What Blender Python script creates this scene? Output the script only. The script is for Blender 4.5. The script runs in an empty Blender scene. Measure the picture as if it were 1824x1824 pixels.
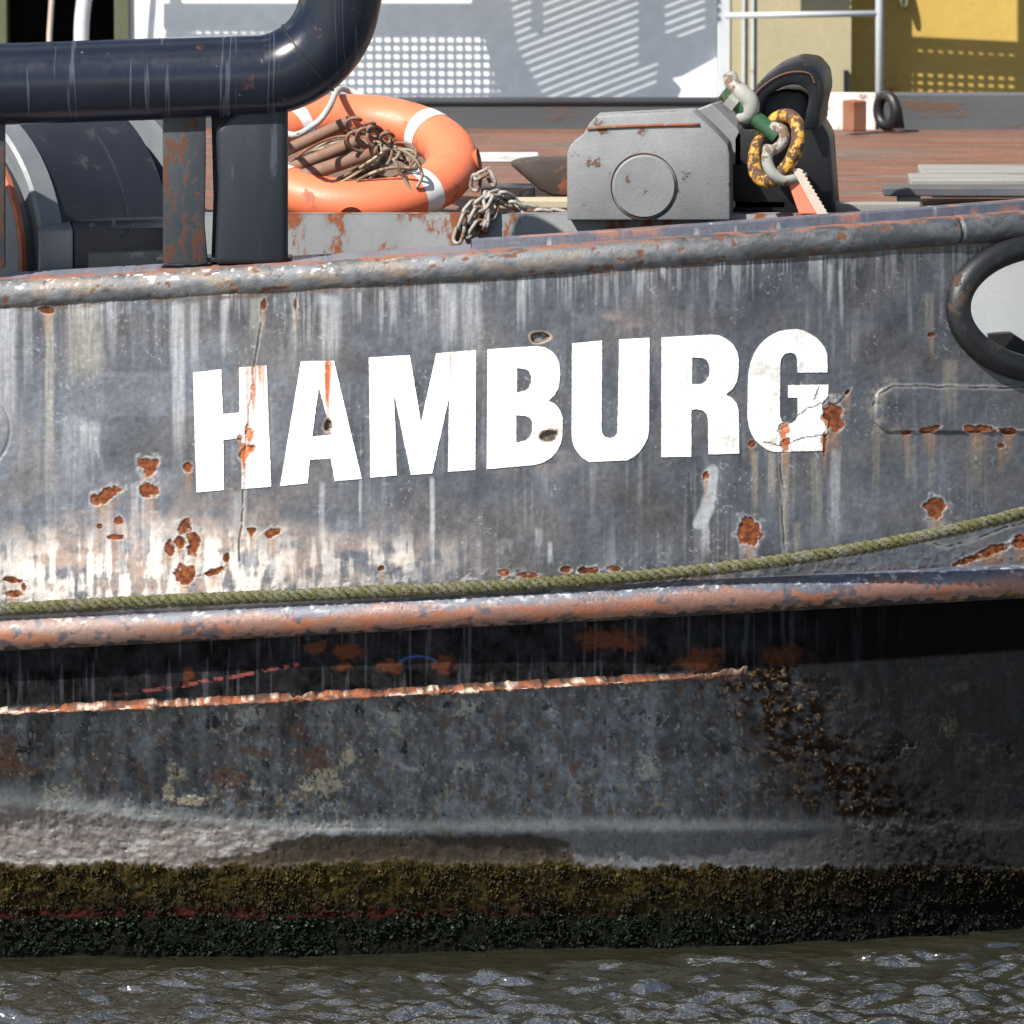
import bpy, bmesh, math, random
import numpy as np
from mathutils import Vector, Matrix, Quaternion
from mathutils.geometry import delaunay_2d_cdt
R = math.radians
scene = bpy.context.scene
COL = scene.collection
random.seed(7)

# ------------------------------------------------------------------ camera, sky, sun, exposure
CAM = np.array([0.0, -26.0, 4.5]); AIM = np.array([0.0, 0.0, 1.17]); FPX = 17482.0
cd = bpy.data.cameras.new('camera'); cam = bpy.data.objects.new('camera', cd); COL.objects.link(cam)
cam.location = CAM; fw = Vector(AIM - CAM).normalized()
cam.rotation_euler = fw.to_track_quat('-Z', 'Y').to_euler()
cd.sensor_width = 36.0; cd.lens = 36.0 * FPX / 1824.0; cd.clip_end = 5000; cd.clip_start = 0.5
cd.dof.use_dof = True; cd.dof.focus_distance = 26.25; cd.dof.aperture_fstop = 7.0
scene.camera = cam
SUN_EL, SUN_AZ = R(46), R(43)            # sun stands behind the camera, to the left
LDIR = Vector((math.sin(SUN_AZ) * math.cos(SUN_EL), math.cos(SUN_AZ) * math.cos(SUN_EL), -math.sin(SUN_EL)))
w = bpy.data.worlds.new('World'); scene.world = w; w.use_nodes = True
nt = w.node_tree; bg = nt.nodes['Background']; sky = nt.nodes.new('ShaderNodeTexSky')
sky.sky_type = 'NISHITA'; sky.sun_disc = False; sky.sun_elevation = SUN_EL; sky.sun_rotation = math.pi + SUN_AZ
sky.dust_density = 0.6; sky.ozone_density = 1.2
nt.links.new(sky.outputs['Color'], bg.inputs['Color']); bg.inputs['Strength'].default_value = 0.065
# fair-weather clouds scattered evenly over the whole sky
tcw = nt.nodes.new('ShaderNodeTexCoord'); mpw = nt.nodes.new('ShaderNodeMapping'); mpw.inputs['Scale'].default_value = (1, 1, 1.6)
nzw = nt.nodes.new('ShaderNodeTexNoise'); nzw.inputs['Scale'].default_value = 3.2; nzw.inputs['Detail'].default_value = 8; nzw.inputs['Roughness'].default_value = .58
rpw = nt.nodes.new('ShaderNodeValToRGB'); rpw.color_ramp.elements[0].position = .55; rpw.color_ramp.elements[1].position = .67
bgc = nt.nodes.new('ShaderNodeBackground'); bgc.inputs['Color'].default_value = (1.0, .95, .87, 1); bgc.inputs['Strength'].default_value = 1.2
mxw = nt.nodes.new('ShaderNodeMixShader')
nt.links.new(tcw.outputs['Generated'], mpw.inputs['Vector']); nt.links.new(mpw.outputs['Vector'], nzw.inputs['Vector']); nt.links.new(nzw.outputs['Fac'], rpw.inputs['Fac'])
nt.links.new(rpw.outputs['Color'], mxw.inputs['Fac']); nt.links.new(bg.outputs['Background'], mxw.inputs[1]); nt.links.new(bgc.outputs['Background'], mxw.inputs[2]); nt.links.new(mxw.outputs['Shader'], nt.nodes['World Output'].inputs['Surface'])
sl = bpy.data.lights.new('sun', 'SUN'); sl.energy = 5.0; sl.angle = R(0.53); sl.color = (1.0, 0.955, 0.88)
so = bpy.data.objects.new('sun', sl); COL.objects.link(so); so.location = (-8, -14, 16)
so.rotation_euler = LDIR.to_track_quat('-Z', 'Y').to_euler()
scene.view_settings.view_transform = 'Standard'; scene.view_settings.look = 'None'
scene.view_settings.gamma = 1.0; scene.view_settings.use_curve_mapping = False
scene.view_settings.exposure = 0.95

# ------------------------------------------------------------------ measuring helpers (photo pixel + depth -> place)
FW = np.array(fw); RT = np.array([1.0, 0, 0]); UP = np.cross(RT, FW)
def P(px, py, Y):
    px = np.asarray(px, float); py = np.asarray(py, float); Y = np.asarray(Y, float)
    a = (px - 912.0) / FPX; b = (912.0 - py) / FPX
    d = FW + a[..., None] * RT + b[..., None] * UP
    t = (Y - CAM[1]) / d[..., 1]
    return CAM + t[..., None] * d
def V(px, py, Y): return Vector(P(px, py, Y).tolist())
def proj(p):
    q = np.asarray(p, float) - CAM; z = q @ FW
    return 912 + FPX * (q @ RT) / z, 912 - FPX * (q @ UP) / z
def M(px): return px / 667.0               # length of so many photo pixels at the hull, in metres

# ------------------------------------------------------------------ noise
_tabs = {}
def vnoise(x, y, seed=0):
    if seed not in _tabs: _tabs[seed] = np.random.RandomState(seed + 11).rand(256, 256)
    T = _tabs[seed]
    x = np.asarray(x, float) + 1000.37; y = np.asarray(y, float) + 1000.71
    xi = np.floor(x).astype(int); yi = np.floor(y).astype(int); fx = x - xi; fy = y - yi
    fx = fx * fx * (3 - 2 * fx); fy = fy * fy * (3 - 2 * fy)
    a = T[xi & 255, yi & 255]; b = T[(xi + 1) & 255, yi & 255]; c = T[xi & 255, (yi + 1) & 255]; d = T[(xi + 1) & 255, (yi + 1) & 255]
    return (a * (1 - fx) + b * fx) * (1 - fy) + (c * (1 - fx) + d * fx) * fy
def fbm(x, y, o=4, seed=0):
    s = 0; a = 0.5; n = 0
    for k in range(o):
        s = s + a * vnoise(x * 2 ** k, y * 2 ** k, seed + k * 3); n += a; a *= 0.5
    return s / n
def sst(a, b, x):
    t = np.clip((x - a) / (b - a), 0, 1); return t * t * (3 - 2 * t)
def mixc(c, col, m):
    return c * (1 - m[..., None]) + np.asarray(col) * m[..., None]

# ------------------------------------------------------------------ object helpers
def mesh_from(verts, faces):
    me = bpy.data.meshes.new('mesh')
    v = np.asarray(verts, np.float32).reshape(-1, 3)
    if isinstance(faces, np.ndarray):
        n, k = faces.shape
        me.vertices.add(len(v)); me.vertices.foreach_set('co', v.ravel())
        me.loops.add(n * k); me.loops.foreach_set('vertex_index', faces.astype(np.int32).ravel())
        me.polygons.add(n); me.polygons.foreach_set('loop_start', (np.arange(n) * k).astype(np.int32))
        me.update(calc_edges=True); me.validate()
    else:
        me.from_pydata(v.tolist(), [], faces)
    return me
def set_attr(me, col=None, rough=None):
    if col is not None:
        a = me.attributes.new('col', 'FLOAT_COLOR', 'POINT')
        c = np.ones((len(me.vertices), 4), np.float32); c[:, :3] = col.reshape(-1, 3); a.data.foreach_set('color', c.ravel())
    if rough is not None:
        a = me.attributes.new('rough', 'FLOAT', 'POINT'); a.data.foreach_set('value', rough.astype(np.float32).ravel())
def obj(name, me, mat, parent=None, smooth=True, loc=None):
    o = bpy.data.objects.new(name, me); COL.objects.link(o); me.name = name
    if mat is not None:
        me.materials.clear(); me.materials.append(mat)
    if smooth and len(me.polygons): me.polygons.foreach_set('use_smooth', [True] * len(me.polygons))
    if parent is not None:
        o.parent = parent
        base = parent['_base'] if '_base' in parent.keys() else None
        inv = WORLD_OF.get(parent.name, Matrix.Identity(4)).inverted(); o.matrix_parent_inverse = inv
        WORLD_OF[o.name] = Matrix.Identity(4)
    else:                                   # a thing of one mesh: origin at its base
        co = np.empty(len(me.vertices) * 3, np.float32); me.vertices.foreach_get('co', co); co = co.reshape(-1, 3)
        c = (co.min(0) + co.max(0)) / 2; c[2] = co[:, 2].min()
        me.vertices.foreach_set('co', (co - c).ravel()); me.update(); o.location = c.tolist()
        WORLD_OF[o.name] = Matrix.Translation(Vector(c.tolist()))
    return o
WORLD_OF = {}
def empty(name, loc, label, cat, group=None):
    o = bpy.data.objects.new(name, None); COL.objects.link(o); o.location = loc; o.empty_display_size = 0.1
    WORLD_OF[o.name] = Matrix.Translation(Vector(loc))
    tag(o, label, cat, group); return o
def tag(o, label=None, cat=None, group=None, kind=None):
    if label: o['label'] = label
    if cat: o['category'] = cat
    if group: o['group'] = group
    if kind: o['kind'] = kind
    return o

class MB:                                   # collects shapes that become ONE mesh
    def __init__(s): s.v = []; s.f = []
    def add(s, v, f):
        n = len(s.v); s.v += [tuple(p) for p in v]; s.f += [tuple(i + n for i in q) for q in f]; return s
    def box(s, c, size, rot=None, bev=0.0):
        bm = bmesh.new(); bmesh.ops.create_cube(bm, size=1)
        bmesh.ops.scale(bm, vec=Vector(size), verts=bm.verts)
        if bev: bmesh.ops.bevel(bm, geom=bm.edges[:], offset=bev, segments=2, affect='EDGES', profile=0.5)
        m = Matrix.Translation(Vector(c)) @ (rot.to_matrix().to_4x4() if rot is not None else Matrix.Identity(4))
        bm.verts.index_update(); s.add([m @ x.co for x in bm.verts], [[x.index for x in f.verts] for f in bm.faces]); bm.free(); return s
    def tube(s, pts, r, seg=10, closed=False, cap=True):
        pts = [Vector(p) for p in pts]; n = len(pts); rr = r if hasattr(r, '__len__') else [r] * n
        vs = []; up = None
        for i in range(n):
            if closed: t = pts[(i + 1) % n] - pts[i - 1]
            else: t = pts[min(i + 1, n - 1)] - pts[max(i - 1, 0)]
            t.normalize()
            if up is None:
                up = Vector((0, 0, 1)) if abs(t.z) < 0.9 else Vector((0, 1, 0))
            up = (up - t * up.dot(t)).normalized(); b = t.cross(up)
            for k in range(seg):
                a = 2 * math.pi * k / seg; vs.append(pts[i] + (up * math.cos(a) + b * math.sin(a)) * rr[i])
        fs = []
        for i in range(n if closed else n - 1):
            for k in range(seg):
                j = (i + 1) % n; fs.append((i * seg + k, i * seg + (k + 1) % seg, j * seg + (k + 1) % seg, j * seg + k))
        if cap and not closed:
            fs.append(tuple(range(seg))[::-1]); fs.append(tuple((n - 1) * seg + k for k in range(seg)))
        return s.add(vs, fs)
    def prism(s, poly, depth, bev=0.0):     # poly: list of Vectors (front face, any plane); extruded along vector depth
        bm = bmesh.new(); vs = [bm.verts.new(p) for p in poly]; f = bm.faces.new(vs)
        r = bmesh.ops.extrude_face_region(bm, geom=[f])
        bmesh.ops.translate(bm, vec=depth, verts=[e for e in r['geom'] if isinstance(e, bmesh.types.BMVert)])
        if bev: bmesh.ops.bevel(bm, geom=bm.edges[:], offset=bev, segments=2, affect='EDGES', profile=0.5)
        bmesh.ops.recalc_face_normals(bm, faces=bm.faces); bm.verts.index_update()
        s.add([x.co.copy() for x in bm.verts], [[x.index for x in q.verts] for q in bm.faces]); bm.free(); return s
    def lathe(s, prof, c, axis, seg=48):    # prof: (distance along axis, radius)
        axis = Vector(axis).normalized(); u = axis.orthogonal().normalized(); b = axis.cross(u); c = Vector(c)
        vs = []; n = len(prof)
        for (h, r) in prof:
            for k in range(seg):
                a = 2 * math.pi * k / seg; vs.append(c + axis * h + (u * math.cos(a) + b * math.sin(a)) * r)
        fs = [(i * seg + k, i * seg + (k + 1) % seg, (i + 1) * seg + (k + 1) % seg, (i + 1) * seg + k) for i in range(n - 1) for k in range(seg)]
        return s.add(vs, fs)
    def build(s, name, mat, parent=None, smooth=False, auto=None):
        me = mesh_from(s.v, s.f)
        bm = bmesh.new(); bm.from_mesh(me); bmesh.ops.recalc_face_normals(bm, faces=bm.faces)
        if auto is not None:
            for e in bm.edges:
                if len(e.link_faces) == 2 and e.calc_face_angle(0) > R(auto): e.smooth = False
            smooth = True
        bm.to_mesh(me); bm.free()
        return obj(name, me, mat, parent, smooth)

def spline(pts, n):                         # Catmull-Rom through points
    pts = [Vector(p) for p in pts]; out = []
    q = [pts[0] * 2 - pts[1]] + pts + [pts[-1] * 2 - pts[-2]]
    segs = len(pts) - 1
    for i in range(n):
        u = i / (n - 1) * segs; k = min(int(u), segs - 1); t = u - k; a, b, c, d = q[k:k + 4]
        out.append(0.5 * ((2 * b) + (c - a) * t + (2 * a - 5 * b + 4 * c - d) * t * t + (3 * b - a - 3 * c + d) * t ** 3))
    return out

# ------------------------------------------------------------------ materials
def newmat(name):
    m = bpy.data.materials.new(name); m.use_nodes = True; n = m.node_tree.nodes; return m, m.node_tree, n['Principled BSDF']
def nd(t, typ, **kw):
    n = t.nodes.new(typ)
    for k, v in kw.items(): setattr(n, k, v)
    return n
def noise_node(t, scale, detail=6, rough=0.6, vec=None, stretch=None):
    tc = nd(t, 'ShaderNodeTexCoord'); src = tc.outputs['Object'] if vec is None else vec
    if stretch:
        mp = nd(t, 'ShaderNodeMapping'); mp.inputs['Scale'].default_value = stretch; t.links.new(src, mp.inputs['Vector']); src = mp.outputs['Vector']
    n = nd(t, 'ShaderNodeTexNoise'); n.inputs['Scale'].default_value = scale; n.inputs['Detail'].default_value = detail
    n.inputs['Roughness'].default_value = rough; t.links.new(src, n.inputs['Vector']); return n.outputs['Fac']
def ramp(t, fac, stops):
    r = nd(t, 'ShaderNodeValToRGB'); e = r.color_ramp.elements
    while len(e) < len(stops): e.new(0.5)
    for i, (p, c) in enumerate(stops):
        e[i].position = p; e[i].color = tuple(c) + (1,) if hasattr(c, '__len__') else (c, c, c, 1)
    t.links.new(fac, r.inputs['Fac']); return r.outputs['Color']
def mixrgb(t, fac, a, b, mode='MIX'):
    m = nd(t, 'ShaderNodeMix', data_type='RGBA', blend_type=mode)
    if isinstance(fac, (int, float)): m.inputs[0].default_value = fac
    else: t.links.new(fac, m.inputs[0])
    for i, s in ((6, a), (7, b)):
        if isinstance(s, tuple): m.inputs[i].default_value = s + (1,)
        else: t.links.new(s, m.inputs[i])
    return m.outputs[2]
def bump(t, b, h, strength, dist):
    n = nd(t, 'ShaderNodeBump'); n.inputs['Strength'].default_value = strength; n.inputs['Distance'].default_value = dist
    t.links.new(h, n.inputs['Height']); t.links.new(n.outputs['Normal'], b.inputs['Normal'])

def weathered(name, base, second=None, rust=(0.27, 0.085, 0.03), amt=0.3, scale=9, rough=0.5, grain=(1, 1, 1), bstr=0.35, bdist=0.004, var=0.35, spec=0.5):
    m, t, b = newmat(name)
    n1 = noise_node(t, scale * 0.5, 5, 0.6, stretch=grain); n2 = noise_node(t, scale, 9, 0.68, stretch=grain); n3 = noise_node(t, scale * 9, 4, 0.6)
    second = second or tuple(c * (1 - var) for c in base)
    c = mixrgb(t, ramp(t, n1, [(0.35, 0.0), (0.65, 1.0)]), tuple(base), tuple(second))
    c = mixrgb(t, ramp(t, n3, [(0.3, 0.0), (0.75, 0.4)]), c, tuple(x * 0.62 for x in base))
    rr = ramp(t, n2, [(0.66 - amt * 0.5, 0.0), (0.71 - amt * 0.5, 1.0)])
    rc = mixrgb(t, n3, tuple(rust), tuple(x * 0.45 for x in rust))
    c = mixrgb(t, rr, c, rc); t.links.new(c, b.inputs['Base Color'])
    b.inputs['Specular IOR Level'].default_value = spec
    ro = mixrgb(t, rr, (rough,) * 3, (0.9,) * 3); ro = mixrgb(t, ramp(t, n3, [(0.3, 0.0), (0.8, 0.5)]), ro, (min(1, rough + 0.25),) * 3); t.links.new(ro, b.inputs['Roughness'])
    h = mixrgb(t, 0.5, n2, n3); h2 = mixrgb(t, 0.6, h, rr); bump(t, b, h2, bstr, bdist)
    return m
def attr_mat(name, bstr=0.5, bdist=0.002, scale=90, spec=0.5):
    m, t, b = newmat(name)
    a = nd(t, 'ShaderNodeAttribute', attribute_name='col'); r = nd(t, 'ShaderNodeAttribute', attribute_name='rough')
    n = noise_node(t, scale, 5, 0.65); n2 = noise_node(t, scale * 4, 3, 0.6)
    c = mixrgb(t, 1.0, a.outputs['Color'], ramp(t, n, [(0.25, 0.72), (0.75, 1.22)]), 'MULTIPLY')
    t.links.new(c, b.inputs['Base Color']); t.links.new(r.outputs['Fac'], b.inputs['Roughness'])
    mr = nd(t, 'ShaderNodeMapRange'); mr.inputs['From Min'].default_value = .5; mr.inputs['From Max'].default_value = .8; mr.inputs['To Min'].default_value = spec; mr.inputs['To Max'].default_value = spec * .12
    t.links.new(r.outputs['Fac'], mr.inputs['Value']); t.links.new(mr.outputs['Result'], b.inputs['Specular IOR Level'])
    bump(t, b, mixrgb(t, 0.4, n, n2), bstr, bdist); return m

HULLM = attr_mat('weathered_hull_paint', 0.5, 0.003, 70, 0.4)
LETM = attr_mat('white_letter_paint', 0.25, 0.0015, 80, 0.4)
RAILM = attr_mat('rail_paint', 0.75, 0.0028, 130, 1.0)
WEEDM = attr_mat('wet_weed', 0.3, 0.003, 60, 0.14)
BLACKP = weathered('glossy_black_paint', (0.006, 0.008, 0.014), (0.012, 0.015, 0.025), rust=(0.06, 0.022, 0.012), amt=0.12, scale=7, rough=0.3, bstr=0.18, bdist=0.003)
BLACKM = weathered('matt_black_paint', (0.005, 0.0055, 0.007), (0.010, 0.0105, 0.013), rust=(0.05, 0.024, 0.014), amt=0.14, scale=12, rough=0.42)
GREYP = weathered('grey_deck_paint', (0.215, 0.22, 0.225), (0.155, 0.163, 0.17), rust=(.15, .055, .028), amt=0.10, scale=14, rough=0.5, bstr=0.5, bdist=.008)
GREYS = weathered('grey_paint_rust_streaks', (0.27, 0.28, 0.28), (0.2, 0.21, 0.22), amt=0.26, scale=11, rough=0.6, grain=(1, 1, 0.5))
RUSTPOST = weathered('black_paint_rust_through', (0.012, 0.018, 0.027), (0.028, 0.032, 0.036), rust=(0.085, 0.03, 0.016), amt=0.28, scale=18, rough=0.5, grain=(1.6, 1.6, 0.6))

# ------------------------------------------------------------------ the hull: lines read along the stern
def Yh(px):                                  # plan line of the hull side
    x = (np.asarray(px, float) - 912) / 667.0
    return 0.05 * np.clip(x + 0.9, 0, 4.0) ** 2.8
def poly(xs, ys, d):
    c = np.polyfit(xs, ys, d)
    x0, x1 = xs[0], xs[-1]; D = np.polyder(c)
    def f(p):
        p = np.asarray(p, float); q = np.clip(p, x0, x1)
        return np.polyval(c, q) + np.where(p < x0, (p - x0) * np.polyval(D, x0), 0) + np.where(p > x1, (p - x1) * np.polyval(D, x1), 0)
    return f
rail_c = poly([0, 400, 600, 900, 1220, 1424, 1700, 1824], [523, 503, 491, 470, 446, 431, 413, 403], 2)
rub_c = poly([0, 600, 1200, 1824], [1128, 1098, 1067, 1034], 2)
ledge_c = poly([0, 200, 600, 900, 1120, 1350, 1600, 1824], [1268, 1258, 1240, 1224, 1212, 1197, 1180, 1166], 2)
rope_c = poly([0, 300, 600, 1000, 1200, 1350, 1500, 1700, 1824], [1086, 1071, 1056, 1037, 1021, 1004, 982, 942, 914], 4)
RAIL_R = M(27.5); RUB_R = M(32)
KN = 1475.0                                  # knuckle of the counter
def plate_Y(px, py):                         # upper plate leans back a little towards the rail
    v = np.clip((py - rail_c(px)) / (rub_c(px) - rail_c(px)), 0, 1)
    return Yh(px) + 0.085 * (1 - v)
def counter_Y(px, py):
    le = ledge_c(px)
    a = np.clip((py - le) / (KN - le), 0, 1)
    ins = (0.185 + .06 * sst(450, 900, px) - .10 * sst(1100, 1824, px)) * a ** 1.05
    ins = ins + np.where(py > KN, 0.05 * np.clip((py - KN) / 150, 0, 1), 0)
    up = np.clip((le - py) / (le - rub_c(px) - 12), 0, 1)
    return Yh(px) + 0.055 - .045 * up + ins
WATER_Z = float(P(912, 1692, counter_Y(912.0, 1692.0))[2])
PXS = np.concatenate([np.linspace(-1100, -64, 45), np.arange(-60, 1884, 1.75), np.linspace(1888, 3000, 50)])

def segd(X, Y, pts):                         # distance to a polyline
    d = np.full(X.shape, 1e9)
    for (x0, y0), (x1, y1) in zip(pts[:-1], pts[1:]):
        vx, vy = x1 - x0, y1 - y0; t = np.clip(((X - x0) * vx + (Y - y0) * vy) / (vx * vx + vy * vy + 1e-9), 0, 1)
        d = np.minimum(d, np.hypot(X - x0 - t * vx, Y - y0 - t * vy))
    return d
CHIPS = [  # x, y, half width, half height, tilt, rust brightness
    (263, 831, 15, 18, 0.3, 1), (267, 872, 14, 13, 0, 1), (187, 884, 25, 12, -0.55, 1), (335, 832, 8, 7, 0, .9), (330, 940, 14, 15, 0, 1),
    (211, 929, 8, 6, 0, 1), (178, 938, 6, 5, 0, 1), (204, 957, 11, 4, 0, .8), (301, 975, 9, 12, 0, 1), (321, 965, 11, 13, 0, 1), (346, 968, 12, 19, 0.2, 1),
    (328, 1022, 14, 21, 0.1, 1), (381, 1018, 15, 5, -0.3, .8), (405, 992, 5, 9, 0.3, .7), (449, 950, 7, 8, 0, .9), (487, 948, 16, 9, -0.35, 1), (25, 1033, 14, 4, 0.1, .7),
    (42, 1046, 4, 6, 0, .9), (25, 1058, 12, 5, 0, 1), (447, 778, 8, 12, 0, 1.1), (438, 806, 9, 13, .4, 1.1), (428, 778, 5, 6, 0, 1.1), (450, 800, 5, 8, .2, 1.0), (441, 765, 4, 6, 0, 1.0), (899, 1021, 9, 6, 0, 1), (940, 1024, 18, 4, 0, .9),
    (1093, 1013, 12, 4, 0, .8), (1334, 946, 18, 20, 0.2, 1), (1667, 905, 18, 16, 0, 1), (1258, 848, 7, 7, -.6, .9), (1484, 742, 16, 25, 0.1, 1),
    (1469, 790, 4, 16, 0, 1), (1744, 765, 24, 6, 0.05, 1), (1796, 767, 17, 6, 0.05, 1), (1783, 794, 8, 4, 0, 1), (1655, 765, 16, 4, -.2, .9), (1616, 770, 10, 4, -.2, .9),
    (1770, 980, 42, 7, -.35, .95), (1820, 966, 20, 9, -.3, .95), (1720, 1000, 18, 5, -.3, .8), (1398, 768, 12, 10, .6, 1.1), (1400, 790, 10, 12, 0, .9), (1340, 790, 6, 6, 0, .8),
    (680, 1012, 7, 5, 0, .7), (85, 552, 14, 5, 0, .6), (470, 542, 4, 8, 0, .7), (526, 540, 3, 10, 0, .7), (1510, 698, 9, 4, -.8, .8), (1660, 596, 5, 3, 0, .6), (1050, 1016, 14, 6, 0, .55), (1010, 1014, 9, 5, 0, .55)]
CRACKS = [[(466, 540), (464, 575), (455, 640), (447, 700), (440, 760), (437, 830), (432, 900), (425, 1000)], [(1508, 698), (1492, 718), (1468, 722)],
          [(1468, 716), (1440, 726), (1420, 742), (1400, 760), (1385, 770)], [(1460, 690), (1450, 712)], [(1472, 775), (1440, 780), (1410, 790), (1385, 795), (1360, 790)],
          [(1388, 806), (1392, 850), (1398, 880), (1394, 930), (1396, 990)],
          [(345, 1030), (380, 1020), (410, 1004)], [(1556, 720), (1566, 700), (1590, 687), (1650, 687), (1740, 692), (1824, 690), (1900, 690)], [(1640, 960), (1690, 975), (1750, 955), (1824, 930)]]
COLUMNS = [  # x, half width, y0, y1, strength, colour: runs of salt and dirt
    (12, 20, 548, 800, .55, 0), (50, 9, 548, 720, .35, 0), (88, 9, 548, 900, .5, 1), (150, 34, 545, 720, .4, 1), (130, 24, 740, 880, .3, 0), (160, 18, 750, 830, .5, 0), (318, 13, 540, 880, .6, 0), (347, 8, 540, 690, .5, 0),
    (400, 10, 535, 640, .35, 0), (458, 14, 530, 620, .35, 1), (525, 7, 530, 640, .3, 1), (588, 20, 525, 660, .65, 0), (800, 17, 505, 640, .6, 0), (840, 20, 505, 660, .5, 0), (700, 8, 515, 600, .4, 0),
    (640, 4, 520, 590, .5, 0), (680, 4, 515, 600, .6, 0), (750, 8, 512, 580, .4, 0), (930, 10, 495, 600, .5, 0), (1080, 5, 490, 560, .4, 0), (1140, 6, 480, 545, .5, 0), (574, 6, 858, 1030, .6, 0), (770, 5, 850, 1045, .75, 0), (642, 3, 850, 960, .5, 0),
    (425, 12, 875, 1040, .45, 0), (436, 5, 700, 1000, .5, 1), (1344, 7, 805, 925, .5, 2), (1374, 8, 805, 900, .4, 1), (1399, 9, 810, 1010, .45, 2), (1420, 8, 930, 1010, .35, 2), (1452, 8, 815, 1000, .35, 2), (1488, 10, 800, 990, .5, 0), (1256, 9, 920, 1015, .6, 0), (1332, 16, 962, 1010, .55, 0), (1668, 18, 922, 960, .45, 0),
    (1498, 4, 480, 600, .45, 0), (1478, 6, 470, 560, .35, 0), (1520, 5, 465, 540, .3, 0), (1655, 9, 520, 640, .35, 2), (1692, 15, 640, 760, .4, 2), (1620, 9, 790, 880, .3, 2), (1660, 7, 785, 900, .25, 2), (1740, 12, 780, 900, .25, 2), (1560, 8, 760, 900, .3, 2),
    (960, 8, 940, 990, .4, 0), (980, 5, 965, 1005, .55, 0), (900, 14, 960, 990, .25, 0), (215, 10, 930, 1065, .6, 0), (240, 8, 860, 1065, .55, 0), (262, 12, 880, 1065, .5, 0), (300, 12, 980, 1065, .5, 0), (448, 12, 955, 1065, .75, 0), (488, 13, 955, 1060, .7, 0), (190, 12, 890, 1065, .5, 0), (170, 9, 940, 1070, .5, 0)]
CCOL = [(0.36, 0.37, 0.385), (0.34, 0.32, 0.26), (0.27, 0.235, 0.17)]
RECTS = [(185, 560, 300, 665, .72), (180, 742, 345, 838, .74), (60, 570, 90, 640, .7), (840, 480, 1110, 556, .82), (530, 520, 700, 600, .78), (610, 640, 860, 880, .9), (1480, 470, 1545, 545, .72), (1090, 820, 1250, 930, .9), (440, 880, 640, 930, .86), (1000, 840, 1250, 900, .93), (360, 540, 440, 590, .8)]
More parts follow.
